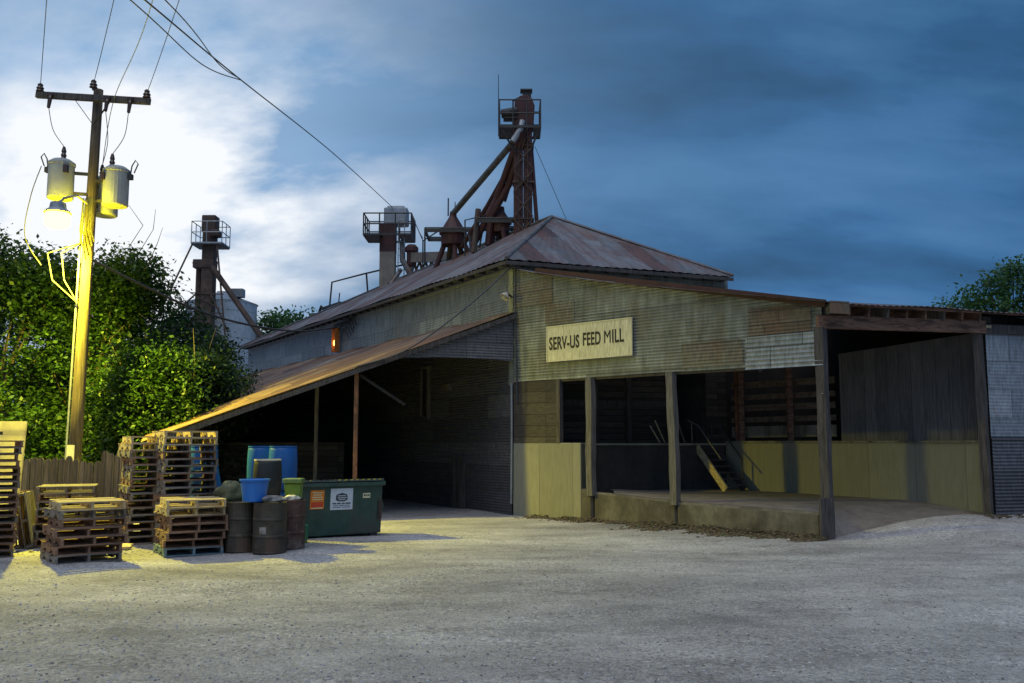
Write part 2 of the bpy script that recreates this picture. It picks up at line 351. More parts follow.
for _ in range(500):
    t = random.random(); x = 10.0 + 4 * t; y = 20.15 + 1.1 * t - abs(random.gauss(0, .2)); pts.append((x, y, gz(x, y) + .02))
for _ in range(700):
    x = random.uniform(-11, -4.2); y = random.uniform(16.6, 19.3); pts.append((x, y, gz(x, y)))
tag(pebbles('ground_litter', pts, .012, .06, M['litter'], .4), 'brown dirt and dead weeds piled along the concrete base', 'dirt and weeds', kind='stuff')

# ------------------------------------------------------------------ the feed mill
C0 = Vector((0, 25.43, 0)); U = Vector((-.515, .857, 0)); Vv = Vector((.932, .363, 0)); Ff = Vector((.7216, -.6924, 0)); Fn = Vector((-.6924, -.7216, 0))
Wl = Vector((-.857, -.515, 0))          # outward normal of the long side wall
W0 = Vector((5.9, 25.85, 0)); Wd = Vector((.677, -.736, 0)); Wn = Vector((-.736, -.677, 0))
P8 = Vector((6.45, 19.28, 0)); P9 = Vector((10.23, 20.34, 0)); Bd = (P9 - P8).normalized()
EZ = 6.93
def at(o, d, t, z=0, n=None, off=0):
    p = o + d * t
    if n is not None: p = p + n * off
    return Vector((p.x, p.y, z))
mill = thing('feed_mill', (0, 25.43, 0), 'large corrugated metal feed mill with hip roof, open drive bay and side lean-to', 'mill building')

def corr(m, o, d, n, t0, t1, zb, zt, pitch=.076, amp=.011, cols=10):
    """wall sheet whose corrugations run level; zb, zt are functions of t"""
    lo = min(zb(t0), zb(t1)); hi = max(zt(t0), zt(t1)); rows = int((hi - lo) / pitch * 4) + 1
    ts = [t0 + (t1 - t0) * i / cols for i in range(cols + 1)]
    base = len(m.v)
    for r in range(rows + 1):
        z = lo + (hi - lo) * r / rows; a = amp * math.sin(2 * math.pi * (z / pitch))
        for t in ts:
            zz = max(zb(t), min(zt(t), z)); m.v.append(tuple(at(o, d, t, zz, n, a)))
    k = cols + 1
    for r in range(rows):
        for i in range(cols):
            a = base + r * k + i; q = (a, a + 1, a + k + 1, a + k)
            if len({m.v[j] for j in q}) == 4: m.f.append(q)
            elif len({m.v[j] for j in q}) == 3:
                u = []; [u.append(j) for j in q if m.v[j] not in [m.v[w] for w in u]]; m.f.append(tuple(u))
def uv_on(o, d): return lambda x, y, z: ((x - o.x) * d.x + (y - o.y) * d.y, z)
def ribbed(m, a0, a1, b1, b0, pitch=.19, amp=.012, rows=6, sag=.0, wob=.012):
    """roof sheet from low edge a0-a1 to high edge b0-b1, ribs run up the slope"""
    a0, a1, b0, b1 = map(Vector, (a0, a1, b0, b1)); L = max((a1 - a0).length, (b1 - b0).length); n = max(2, int(L / pitch * 4))
    nr = (a1 - a0).cross(b0 - a0).normalized() if (b0 - a0).length > .01 else (a1 - a0).cross(b1 - a0).normalized()
    if nr.z < 0: nr = -nr
    base = len(m.v)
    for r in range(rows + 1):
        s = r / rows
        for i in range(n + 1):
            t = i / n; p = (a0 * (1 - t) + a1 * t) * (1 - s) + (b0 * (1 - t) + b1 * t) * s
            h = amp * math.sin(2 * math.pi * t * L / pitch) + wob * math.sin(5 * t * L / 3 + 7 * s) - sag * math.sin(math.pi * t)
            m.v.append(tuple(p + nr * h))
    k = n + 1
    for r in range(rows):
        for i in range(n):
            a = base + r * k + i; q = (a, a + 1, a + k + 1, a + k)
            if len({m.v[j] for j in q}) == 4: m.f.append(q)
            else:
                u = []; [u.append(j) for j in q if m.v[j] not in [m.v[w] for w in u]]
                if len(u) >= 3: m.f.append(tuple(u))
def roof_uv(o, d, s):
    o = Vector(o); d = Vector(d).normalized(); s = Vector(s).normalized()
    return lambda x, y, z: ((Vector((x, y, z)) - o).dot(d), (Vector((x, y, z)) - o).dot(s))

# long side wall: dull sheets below the lean-to, galvanized sheets above
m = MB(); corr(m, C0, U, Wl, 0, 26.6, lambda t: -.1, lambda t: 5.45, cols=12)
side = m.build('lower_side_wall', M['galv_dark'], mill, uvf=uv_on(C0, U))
m = MB(); corr(m, C0, U, Wl, 0, 26.6, lambda t: 5.45, lambda t: EZ - .02, amp=.006, cols=20)
m.build('upper_side_wall', M['galv_side'], mill, uvf=uv_on(C0, U))
m = MB()
for z0, z1, t in ((2.75, 4.35, 5.12), (2.75, 4.35, 5.62)): m.box(at(C0, U, t, (z0 + z1) / 2, Wl, .05), (.09, .1, z1 - z0), math.atan2(U.y, U.x))
for z in (2.75, 4.35): m.box(at(C0, U, 5.37, z, Wl, .05), (.6, .1, .09), math.atan2(U.y, U.x))
win = m.build('window_frame', M['wood_post'], side)
MB().box(at(C0, U, 5.37, 3.55, Wl, .03), (.4, .02, 1.5), math.atan2(U.y, U.x)).build('pane', M['black_plastic'], mill)
m = MB()
for t in (2.72, 3.12): m.box(at(C0, U, t, .72, Wl, .09), (.16, .16, 1.65), math.atan2(U.y, U.x))
m.build('timber_guard', M['dark_post'], side)
MB().box(at(C0, U, 3.8, 3.63, Wl, .07), (.5, .12, .2), math.atan2(U.y, U.x)).build('junction_box', M['wood_post'], side)
# end and back walls close the dark interior
D2 = C0 + Vv * 6.95; F2 = C0 + U * 26.6; F3 = F2 + Vv * 6.95
m = MB()
m.hexa([at(D2, U, 0, -.1), at(F3, U, 0, -.1), at(F3, Vv, .1, -.1), at(D2, Vv, .1, -.1)], [at(D2, U, 0, EZ), at(F3, U, 0, EZ), at(F3, Vv, .1, EZ), at(D2, Vv, .1, EZ)])
m.hexa([at(F2, Vv, 0, -.1), at(F3, Vv, 0, -.1), at(F3, U, .1, -.1), at(F2, U, .1, -.1)], [at(F2, Vv, 0, EZ), at(F3, Vv, 0, EZ), at(F3, U, .1, EZ), at(F2, U, .1, EZ)])
m.build('back_wall', M['galv_side'], mill)
m = MB(); corr(m, C0, Vv, Vector((.363, -.932, 0)), 0, 7.0, lambda t: 5.6, lambda t: EZ - .02, cols=4)
m.build('end_wall_sheets', M['galv_front'], mill, uvf=uv_on(C0, Vv))
m = MB()
for a, b, z0, z1 in ((.05, 4.9, 1.9, 5.6), (4.9, 6.2, 4.5, 5.6), (6.2, 6.95, 1.9, 5.6)):
    p, q = at(C0, Vv, a), at(C0, Vv, b); k = Vector((-.363, .932, 0)) * .06
    m.hexa([at(p, U, 0, z0), at(q, U, 0, z0), Vector((q.x + k.x, q.y + k.y, z0)), Vector((p.x + k.x, p.y + k.y, z0))], [at(p, U, 0, z1), at(q, U, 0, z1), Vector((q.x + k.x, q.y + k.y, z1)), Vector((p.x + k.x, p.y + k.y, z1))])
m.build('plank_end_wall', M['planks'], mill, uvf=uv_on(C0, Vv))
m = MB()
for t in (1.15, 2.5, 3.55, 4.85): m.box(at(C0, Vv, t, 3.7, Vector((.363, -.932, 0)), .06), (.14, .1, 3.5), math.atan2(.363, .932))
m.box(at(C0, Vv, 2.5, 3.05, Vector((.363, -.932, 0)), .05), (4.6, .06, .16), math.atan2(.363, .932))
m.build('wall_stud', M['dark_post'], mill)
MB().hexa([at(C0, Vv, 3.8, 1.7), at(C0, Vv, 6.9, 1.7), at(C0 + U * 5, Vv, 6.9, 1.7), at(C0 + U * 5, Vv, 3.8, 1.7)], [at(C0, Vv, 3.8, 1.88), at(C0, Vv, 6.9, 1.88), at(C0 + U * 5, Vv, 6.9, 1.88), at(C0 + U * 5, Vv, 3.8, 1.88)]).build('mill_floor', M['concrete_dark'], mill)
MB().hexa([at(C0 + U * 5, Vv, .2, 1.7), at(C0 + U * 5, Vv, 6.9, 1.7), at(C0 + U * 5.1, Vv, 6.9, 1.7), at(C0 + U * 5.1, Vv, .2, 1.7)], [at(C0 + U * 5, Vv, .2, EZ), at(C0 + U * 5, Vv, 6.9, EZ), at(C0 + U * 5.1, Vv, 6.9, EZ), at(C0 + U * 5.1, Vv, .2, EZ)]).build('inner_partition', M['planks'], mill)

# hip roof
ov = .38
e00 = C0 - U * ov - Vv * ov; e10 = C0 - U * ov + Vv * (6.55 + ov); e01 = C0 + U * (26.6 + ov) - Vv * ov; e11 = C0 + U * (26.6 + ov) + Vv * (6.9 + ov)
for p in (e00, e10, e01, e11): p.z = EZ - .02
ap = Vector((1.32, 30.2, 9.36)); a2 = C0 + Vv * 3.5 + U * 15.7; a2.z = 9.1
m = MB(); ribbed(m, e00, e01, a2, ap, pitch=.3, rows=7, wob=.018)
hip = m.build('hip_roof', M['roof'], mill, uvf=roof_uv(e00, e01 - e00, ap - e00 - (ap - e00).dot(U) * U), smooth=True)
m = MB(); ribbed(m, e00, e10, ap, ap, pitch=.3, rows=9, wob=.01)
m.build('hip_end', M['roof'], hip, uvf=roof_uv(e00, Vv, Vector((-.3, .75, .6))), smooth=True)
m = MB(); ribbed(m, e10, e11, a2, ap, pitch=.6, rows=3); ribbed(m, e01, e11, a2, a2, pitch=.6, rows=3)
m.build('rear_slope', M['roof'], hip, uvf=roof_uv(e10, U, Vector((-.5, -.2, .6))), smooth=True)
m = MB()
for a, b in ((e00, ap), (e10, ap), (ap, a2), (a2, e01)): m.tube([a + Vector((0, 0, .03)), b + Vector((0, 0, .03))], .055, 6)
m.build('ridge_cap', M['ridge'], hip)
m = MB(); m.bar(e00 - Vector((0, 0, .09)), e01 - Vector((0, 0, .09)), .03, .1); m.bar(e00 - Vector((0, 0, .09)), e10 - Vector((0, 0, .09)), .03, .1)
m.build('eave_board', M['dark_post'], hip)
for i in range(40):
    t = .15 + i * .68; a = at(C0, U, t, EZ - .07, Wl, -.1); MB().bar(a, a + Wl * (ov + .05), .06, .13).build('rafter_tail', M['dark_post'], hip)
for i in range(11):
    t = .3 + i * .65; a = at(C0, Vv, t, EZ - .07, Vector((.363, -.932, 0)), -.1); MB().bar(a, a + Vector((.363, -.932, 0)) * (ov + .08), .06, .13).build('rafter_tail', M['dark_post'], hip)

# sign wall (open below), sheets hang from the sloping canopy roof
def ftop(t): return 6.72 - .212 * t
m = MB(); corr(m, C0, Ff, Fn, 0, 8.95, lambda t: 3.57 + .02 * math.sin(t * 1.7), ftop, cols=24)
sw = m.build('sign_wall', M['galv_front'], mill, uvf=uv_on(C0, Ff))
m = MB(); corr(m, C0, Ff, Fn, 7.25, 8.72, lambda t: 4.25, lambda t: min(4.86, ftop(t) - .1), cols=4); [0 for _ in ()]
m.v = [tuple(Vector(p) + Fn * .02) for p in m.v]; m.build('rusty_sheet', M['rusty_sheet'], sw, uvf=uv_on(C0, Ff))
m = MB(); corr(m, C0, Ff, Fn, 7.18, 8.98, lambda t: 3.52, lambda t: 4.24, pitch=.1, amp=.016, cols=4)
m.v = [tuple(Vector(p) + Fn * (.03 + .06 * (4.3 - p[2]))) for p in m.v]; m.build('patch_sheet', M['new_sheet'], sw, uvf=uv_on(C0, Ff))
for a, b, z0, z1 in ((.12, 1.5, 5.62, 6.3), (1.25, 2.25, 5.03, 5.6), (5.5, 7.1, 3.66, 4.22)):
    m = MB(); corr(m, C0, Ff, Fn, a, b, lambda t: z0, lambda t: min(z1, ftop(t) - .1), cols=3); m.v = [tuple(Vector(p) + Fn * .02) for p in m.v]
    m.build('rusty_sheet', M['brown_sheet'], sw, uvf=uv_on(C0, Ff))
MB().bar(at(C0, Ff, .9, ftop(.9) + .02, Fn, .03), at(C0, Ff, 9.05, ftop(9.05) + .0, Fn, .03), .05, .16).build('rake_board', M['red_oxide'], sw)
MB().bar(at(C0, Ff, 0, 3.62, Fn, -.08), at(C0, Ff, 8.9, 3.62, Fn, -.08), .08, .2).build('header_beam', M['dark_post'], sw)
m = MB(); m.tube([at(C0, Ff, .16, 6.75, Fn, .04), at(C0, Ff, .17, 5.3, Fn, .05), at(C0, Ff, .22, 3.6, Fn, .04), at(C0, Ff, .24, 3.0, Fn, .04)], .02, 6)
m.build('conduit', M['wire'], sw)
MB().box(at(C0, Ff, -.02, 5.1, Fn, .015), (.16, .03, 3.2), math.atan2(Ff.y, Ff.x)).build('corner_flashing', M['galv_front'], sw)
m = MB(); corr(m, C0, Ff, Fn, .3, 1.72, lambda t: 1.95, lambda t: 3.57, amp=0, cols=2)
stub = MB()
stub.hexa([at(C0, Ff, .05, 1.93, Fn, -.1), at(C0, Ff, .05, 1.93, Fn, 0), at(C0, Ff, 1.62, 1.93, Fn, 0), at(C0, Ff, 1.62, 1.93, Fn, -.1)], [at(C0, Ff, .05, 3.57, Fn, -.1), at(C0, Ff, .05, 3.57, Fn, 0), at(C0, Ff, 1.62, 3.57, Fn, 0), at(C0, Ff, 1.62, 3.57, Fn, -.1)])
stub.build('scuffed_plank_wall', M['pale_planks'], mill, uvf=uv_on(C0, Ff))
m = MB(); m.box(at(C0, Ff, 1.66, 2.75, Fn, -.06), (.12, .14, 1.65), math.atan2(Ff.y, Ff.x)); m.build('wall_stud', M['dark_post'], mill)
m = MB(); m.tube([at(C0, Ff, .03, 3.55, Fn, .05), at(C0, Ff, .05, 2.4, Fn, .06), at(C0, Ff, .02, .3, Fn, .05)], .03, 6); m.build('downpipe', M['gray_steel'], mill)

def rough_post(name, x, y, z0, z1, r, mat, lean=(0, 0), square=True):
    m = MB(); k = 9; jx = random.uniform(-.02, .02)
    pts = []
    for i in range(k):
        s = i / (k - 1); pts.append((x + lean[0] * s + jx * math.sin(s * 5 + jx * 300), y + lean[1] * s, z0 + (z1 - z0) * s))
    m.tube(pts, [r * (1 + .07 * math.sin(i * 1.9 + x)) for i in range(k)], 4 if square else 8)
    return m.build(name, mat, mill)
for px, py, z0, z1 in ((2.0, 23.5, .62, 3.57), (3.78, 21.8, .5, 3.57)): rough_post('support_post', px, py, z0, z1, .13, M['wood_post'], (-.04, .02))
big = rough_post('support_post', P8.x, P8.y, -.1, 4.32, .135, M['dark_post'], (-.02, 0))
m = MB(); m.box((P8.x - .07, P8.y - .13, .38), (.3, .06, .85), R(14)); m.build('post_splint', M['dark_post'], mill)
MB().lathe([(.001, 0), (.022, .002), (.022, .008), (.001, .01)], (P8.x - .06, P8.y - .11, 2.93), 10).build('reflector', M['lid_cream'], mill)
rough_post('support_post', P9.x + .05, P9.y, .2, 4.35, .12, M['dark_post'], (-.06, 0))

# right wall of the bay: concrete below, boards above, slatted stock rails at the far end
WL = 6.95
m = MB(); m.hexa([at(W0, Wd, 0, .2), at(W0, Wd, WL, .2), at(W0, Wd, WL, .2, Wn, -.25), at(W0, Wd, 0, .2, Wn, -.25)], [at(W0, Wd, 0, 1.93), at(W0, Wd, WL, 1.93), at(W0, Wd, WL, 1.93, Wn, -.25), at(W0, Wd, 0, 1.93, Wn, -.25)])
rw = m.build('concrete_bay_wall', M['concrete_panel'], mill, uvf=uv_on(W0, Wd))
m = MB(); m.bar(at(W0, Wd, .0, 1.955, Wn, .0), at(W0, Wd, WL, 1.955, Wn, .0), .08, .05); m.build('wall_ledge', M['concrete_low'], rw)
m = MB(); m.hexa([at(W0, Wd, 3.39, 1.98, Wn, -.06), at(W0, Wd, WL, 1.98, Wn, -.06), at(W0, Wd, WL, 1.98, Wn, -.12), at(W0, Wd, 3.39, 1.98, Wn, -.12)], [at(W0, Wd, 3.39, 4.16, Wn, -.06), at(W0, Wd, WL, 4.42, Wn, -.06), at(W0, Wd, WL, 4.42, Wn, -.12), at(W0, Wd, 3.39, 4.16, Wn, -.12)])
m.build('board_wall', M['board_wall'], mill, uvf=uv_on(W0, Wd))
for t, mm in ((.48, 'beam'), (1.97, 'beam')): MB().bar(at(W0, Wd, t, 1.98, Wn, -.06), at(W0, Wd, t, 4.6, Wn, -.06), .14, .14).build('stall_post', M[mm], mill)
MB().bar(at(W0, Wd, .3, 1.98, Wn, -.1), at(W0, Wd, .3, 4.6, Wn, -.1), .07, .07).build('stall_post', M['rust_pipe'], mill)
for z, w in ((2.22, .3), (2.55, .14), (2.87, .16), (3.16, .14), (3.5, .17)): MB().bar(at(W0, Wd, .1, z, Wn, -.18), at(W0, Wd, 3.2, z + .02, Wn, -.18), .04, w).build('stall_rail', M['rail_wood'] if z > 2.3 else M['concrete_low'], mill)
def cz(x, y):
    """height of the canopy roof: steep where it leans on the mill, flattening to the right"""
    tl = (x - 6.45) * .9629 + (y - 19.28) * .27; pd = -(x - 6.45) * .27 + (y - 19.28) * .9629
    return 4.87 - .011 * tl + pd * max(.06, .24 - .0101 * (tl + 4.55))
def under_roof(m, a, b, dz=-.06, z0=.2, th=.06):
    """upright boarding from a to b that reaches the underside of the canopy roof"""
    a = Vector(a); b = Vector(b); k = (b - a).normalized(); n = Vector((-k.y, k.x, 0)) * th
    m.hexa([(p.x, p.y, z0) for p in (a, b, b + n, a + n)], [(p.x, p.y, cz(p.x, p.y) + dz) for p in (a, b, b + n, a + n)])
m = MB(); q0 = at(W0, Wd, WL + .1, 0, Wn, -.05); q1 = q0 - Wn * 2.6; q2 = C0 + Vv * 9.2
under_roof(m, q0, q1); m.build('stall_side_wall', M['stall_dark'], mill)
m = MB(); under_roof(m, q1, q2); m.build('stall_back_wall', M['stall_dark'], mill)
m = MB(); under_roof(m, q2, C0 + Vv * 6.9); m.build('stall_back_wall', M['stall_dark'], mill)

# canopy roof over the bay
def cp(p, dz=0): return Vector((p.x, p.y, cz(p.x, p.y) + dz))
c_a = C0 + Ff * .1 + Fn * .12; c_b = P8 + Fn * .15 - Vector((-Bd.y, Bd.x, 0)) * .35
c_c = P9 + Bd * 7.5 - Vector((-Bd.y, Bd.x, 0)) * .35; c_d = c_c + Vector((-Bd.y, Bd.x, 0)) * 6.8
m = MB(); ribbed(m, cp(c_b), cp(c_c), cp(c_d), cp(c_a, -.02), pitch=.076 * 2, rows=10, amp=.0, wob=.0)
m.v = [(x, y, cz(x, y) + .012 * math.sin(((x - 6.45) * .9629 + (y - 19.28) * .27) * 41.3) + .02 * math.sin(1.7 * x + .9 * y)) for x, y, z in m.v]
can = m.build('canopy_roof', M['roof'], mill, uvf=roof_uv(c_b, Bd, Vector((-Bd.y, Bd.x, .24))), smooth=True)
m = MB(); m.bar(Vector((P8.x - .1, P8.y - .06, 4.43)), Vector((P9.x + .15, P9.y - .06, 4.45)), .1, .28); m.build('front_beam', M['beam'], can, bevel=.01)
for i in range(9):
    t = .1 + i * .47; p = P8 + Bd * t; q = p + Vector((-Bd.y, Bd.x, 0)) * 6.2; p = p - Vector((-Bd.y, Bd.x, 0)) * .2
    MB().bar(cp(p, -.15), cp(q, -.15), .05, .22).build('rafter', M['beam'] if i % 3 else M['wood_post'], can)
m = MB(); m.bar(cp(P8 + Fn * .06 - Vector((-Bd.y, Bd.x, 0)) * .38, -.1), cp(P8 + Fn * .06 + Bd * .45 - Vector((-Bd.y, Bd.x, 0)) * .38, -.1), .03, .26); m.build('eave_patch', M['rusty_sheet'], can)
MB().bar(cp(P8 + Bd * .4 - Vector((-Bd.y, Bd.x, 0)) * .3, -.04), cp(P9 + Bd * 7.4 - Vector((-Bd.y, Bd.x, 0)) * .3, -.04), .05, .05).build('purlin', M['beam'], can)
MB().bar(at(C0, Ff, 8.3, 4.3, Fn, -.1), at(C0, Ff, 7.4, 3.5, Fn, -.12), .05, .1).build('knee_brace', M['dark_post'], mill)

# lean-to along the side wall
LA = 5.5; RK = -Vv
def lz(p):  # height of the lean-to plane
    d = (Vector((p[0], p[1], 0)) - C0); s = -(d.x * U.y - d.y * U.x) / (RK.x * U.y - RK.y * U.x) * -1
    return LA - .378 * s
B = C0 + RK * 9.4; Bf = C0 + U * 26.2 + RK * 3.4
def lp(p, dz=0): p = Vector(p); return Vector((p.x, p.y, lz(p) + dz))
fr = -U * .2
m = MB(); ribbed(m, lp(B + fr), lp(Bf), lp(C0 + U * 26.2), lp(C0 + fr), pitch=.3, rows=12, wob=.022, amp=.02)
lean = m.build('lean_to_roof', M['lean_roof'], mill, uvf=roof_uv(C0, U, Vector((.87, .34, .35))), smooth=True)
m = MB(); m.bar(lp(C0 + fr, -.11), lp(B + fr, -.1), .05, .12); m.build('rake_board', M['dark_post'], lean)
m = MB(); corr(m, C0 + fr * .7, RK, Vector((.363, -.932, 0)), 0.05, 3.4, lambda t: 4.14 + .05 * math.sin(t * 1.1), lambda t: max(LA - .378 * t - .06, 4.14), cols=16)
m.build('gable_sheet', M['galv_dark'], lean, uvf=uv_on(C0, RK))
for i in range(10):
    a = C0 + U * (1.4 + i * 2.4); w = 8.7 - i * .55; MB().bar(lp(a, -.14), lp(a + RK * w, -.14), .06, .18).build('rafter', M['dark_post'], lean)
for s in (2.2, 4.4, 6.6): MB().bar(lp(C0 + RK * s + fr, -.07), lp(C0 + RK * s + U * 22, -.07), .09, .05).build('purlin', M['dark_post'], lean)
p = C0 + RK * 4.28; MB().bar(Vector((p.x, p.y, -.05)), Vector((p.x, p.y, lz(p) - .18)), .1, .1).build('lean_to_post', M['rust_pipe'], mill)
p = C0 + RK * 4.55 + U * 2.2; MB().bar(Vector((p.x, p.y, -.05)), Vector((p.x, p.y, lz(p) - .3)), .09, .09).build('lean_to_post', M['wood_post'], mill)
p = C0 + RK * 7.3 + U * 2.5; MB().bar(Vector((p.x + .1, p.y, -.05)), Vector((p.x - .35, p.y, lz(p) - .3)), .16, .16).build('lean_to_post', M['wood_post'], mill)
MB().bar(lp(C0 + RK * 4.2, -.25), Vector(tuple((C0 + RK * 3.0).xy) + (lz(C0 + RK * 3.0) - 1.45,)), .035, .07).build('knee_brace', M['stall_dark'], lean)
m = MB()      # boarding added along the outer side and far end to keep light out
for a, b in ((B + U * 2.5, Bf), (Bf, C0 + U * 26.2)):
    a = Vector(a); b = Vector(b); k = (b - a).normalized(); n = Vector((-k.y, k.x, 0)) * .05
    m.hexa([(a.x, a.y, -.1), (b.x, b.y, -.1), (b.x + n.x, b.y + n.y, -.1), (a.x + n.x, a.y + n.y, -.1)], [tuple(lp(a, -.03)), tuple(lp(b, -.03)), tuple(lp(b + n, -.03)), tuple(lp(a + n, -.03))])
m.build('added_lean_to_boarding', M['planks'], mill)
a = C0 + U * 6 + RK * 8.6; b = C0 + U * 6.0 + RK * 2.4
m = MB(); m.hexa([(a.x, a.y, -.1), (b.x, b.y, -.1), (b.x, b.y + .06, -.1), (a.x, a.y + .06, -.1)], [(a.x, a.y, 1.95), (b.x, b.y, 1.95), (b.x, b.y + .06, 1.95), (a.x, a.y + .06, 1.95)]); m.build('low_partition', M['planks'], mill)

# ------------------------------------------------------------------ loading dock
dock = thing('loading_dock', (2, 24.5, 0), 'yellowed concrete loading dock and raised drive floor under the sign wall', 'loading dock')
I0 = C0 + Vv * .3 ; D0 = C0 + Vv * 1.2; D1 = C0 + Vv * 6.15
m = MB(); q = [at(C0, Ff, .03), at(C0, Ff, 2.42), Vector((2.15, 24.75, 0)), at(C0, Vv, .5)]
m.prism([(p.x, p.y) for p in q], -.1, 1.93); m.build('dock_block', M['concrete_panel'], dock, bevel=.02)
m = MB(); q = [Vector((1.95, 24.85, 0)), Vector((5.88, 25.84, 0)), at(C0, Vv, 6.9, 0, Vector((.363, -.932, 0)), .05), at(C0, Vv, .6, 0, Vector((.363, -.932, 0)), .02)]
m.prism([(p.x, p.y) for p in q], .1, 1.86); m.build('dock_face', M['concrete_dark'], dock, bevel=.02)
m = MB(); m.prism([(p.x, p.y) for p in (Vector((2.17, 24.86, 0)), Vector((5.9, 25.8, 0)), at(C0, Vv, 6.9, 0, Vector((.363, -.932, 0)), .08), at(C0, Vv, 1.2, 0, Vector((.363, -.932, 0)), .08))], 1.863, 1.922); m.build('dock_edge', M['concrete'], dock)
m = MB(); A1, A2 = Vector((10.75, 20.5, 0)), Vector((5.98, 25.95, 0)); NS, NR = 18, 24
for r_i in range(NR + 1):
    r_ = r_i / NR; t_ = 8.75 - r_ * 6.3; l_ = at(C0, Ff, t_, 0, Fn, -.23 - .9 * sm((r_ - .85) / .15)); rgt = A1 + (A2 - A1) * r_
    top = .71 - .0514 * (t_ - 2.82) if t_ < 5.27 else .575 - .02 * (t_ - 5.27)
    for s_i in range(NS + 1):
        s_ = s_i / NS; p = l_ + (rgt - l_) * s_
        f0 = at(C0, Ff, 8.75, 0, Fn, -.23); zf = gz(f0.x + (A1.x - f0.x) * s_, f0.y + (A1.y - f0.y) * s_) - .01
        zb_ = top - .004 + (.555 + .13 * r_ - top) * sm(s_ * 3)
        m.v.append((p.x, p.y, zf + (zb_ - zf) * sm(r_ / (.05 + .26 * min(1, s_ * 2.5)))))
m.f = [(r_i * (NS + 1) + s_i, r_i * (NS + 1) + s_i + 1, (r_i + 1) * (NS + 1) + s_i + 1, (r_i + 1) * (NS + 1) + s_i) for r_i in range(NR) for s_i in range(NS)]
m.build('drive_floor', M['floor'], dock, smooth=True)
def curb(t0, t1, z0, z1, w=.24, off=0):
    a, b = at(C0, Ff, t0, 0, Fn, off), at(C0, Ff, t1, 0, Fn, off); n = Fn * -w
    return MB().hexa([(a.x, a.y, -.2), (b.x, b.y, -.2), (b.x + n.x, b.y + n.y, -.2), (a.x + n.x, a.y + n.y, -.2)], [(a.x, a.y, z0), (b.x, b.y, z1), (b.x + n.x, b.y + n.y, z1), (a.x + n.x, a.y + n.y, z0)])
curb(2.43, 2.8, .79, .72, off=.05).build('curb_wall', M['curb_stained'], dock, bevel=.04)
curb(2.82, 5.25, .71, .585).build('curb_wall', M['curb_stained'], dock, bevel=.04)
curb(5.28, 8.78, .575, .505, off=.03).build('curb_wall', M['curb_stained'], dock, bevel=.05)

# stairs up to the dock
st = thing('stairs', (5.7, 25.2, .68), 'steep wooden stairs with yellow side boards rising to the concrete dock', 'stairs')
S0 = Vector((5.05, 25.68, 0)); rn = 1.12; Sd = Vector((.507, -.862, 0))
def sp(w, s, z): p = S0 + Vector((.862, .507, 0)) * w * .82 + Sd * (rn * s); return Vector((p.x, p.y, z))
for w in (0, .8): MB().bar(sp(w, 0, 1.84), sp(w, 1, .7), .05, .2).build('stringer', M['fresh_pallet'] if w == 0 else M['dark_post'], st)
for k in range(7):
    s = (k + .5) / 7; MB().hexa([sp(.02, s - .07, 1.86 - s * 1.15), sp(.78, s - .07, 1.86 - s * 1.15), sp(.78, s + .11, 1.86 - s * 1.15), sp(.02, s + .11, 1.86 - s * 1.15)], [sp(.02, s - .07, 1.9 - s * 1.15), sp(.78, s - .07, 1.9 - s * 1.15), sp(.78, s + .11, 1.9 - s * 1.15), sp(.02, s + .11, 1.9 - s * 1.15)]).build('tread', M['dark_post'], st)
for w, mm in ((.86, 'dark_steel'), (-.05, 'wood_post')):
    m = MB(); m.tube([sp(w, -.25, 2.55), sp(w, .12, 2.4), sp(w, .9, 1.5)] + ([sp(w, .9, .7)] if w > 0 else []), .022, 6); m.tube([sp(w, -.1, 1.9), sp(w, -.12, 2.5)], .022, 6); m.build('handrail', M[mm], st)
MB().bar(sp(-.35, -.1, 1.9), sp(-.55, -.3, 2.75), .05, .03).build('leaning_board', M['wood_post'], st)
for k, (x, y) in enumerate(((4.05, 25.6), (4.2, 25.7))):
    b = MB().bar((x, y, 1.93), (x - .25, y + .12, 2.4 + .15 * k), .05, .025)
    tag(b.build('scrap_stick', M['fresh_pallet']), ('short' if k == 0 else 'longer') + ' pale stick leaning on the dock edge left of the stairs', 'stick')

# ------------------------------------------------------------------ sign
def lettering(body, size, mat, parent, name, mtx, bold=.0, width=1.0, extrude=.004):
    cu = bpy.data.curves.new(name, 'FONT'); cu.body = body; cu.size = size; cu.align_x = 'CENTER'; cu.align_y = 'CENTER'
    cu.extrude = extrude; cu.offset = bold; cu.space_character = 1.06
    t = bpy.data.objects.new('tmp', cu); COL.objects.link(t); bpy.context.view_layer.update()
    me = bpy.data.meshes.new_from_object(t.evaluated_get(bpy.context.evaluated_depsgraph_get()))
    bpy.data.objects.remove(t); bpy.data.curves.remove(cu)
    me.name = name; me.materials.clear(); me.materials.append(mat)
    xs0 = [v.co.x for v in me.vertices]; me.transform(Matrix.Translation((-(max(xs0) + min(xs0)) / 2, 0, 0))); me.transform(Matrix.Diagonal((width / (max(xs0) - min(xs0)), 1, 1, 1))); me.transform(mtx)
    if parent: me.transform(Matrix.Translation(-Vector(parent['_org'])))
    o = bpy.data.objects.new(name, me); COL.objects.link(o)
    if parent: o.parent = parent; o['_org'] = parent['_org']
    return o
def frame(o, d, n):
    return Matrix(((d.x, 0, n.x, o[0]), (d.y, 0, n.y, o[1]), (0, 1, 0, o[2]), (0, 0, 0, 1)))
sc_ = at(C0, Ff, 2.74, 4.51, Fn, .07)
sg = thing('mill_sign', at(C0, Ff, 2.74, 4.04, Fn, .05), 'cream painted board reading SERV-US FEED MILL on the corrugated wall', 'sign')
MB().box(sc_, (2.78, .04, .94), math.atan2(Ff.y, Ff.x)).build('board', M['sign'], sg, uvf=uv_on(C0, Ff), bevel=.006)
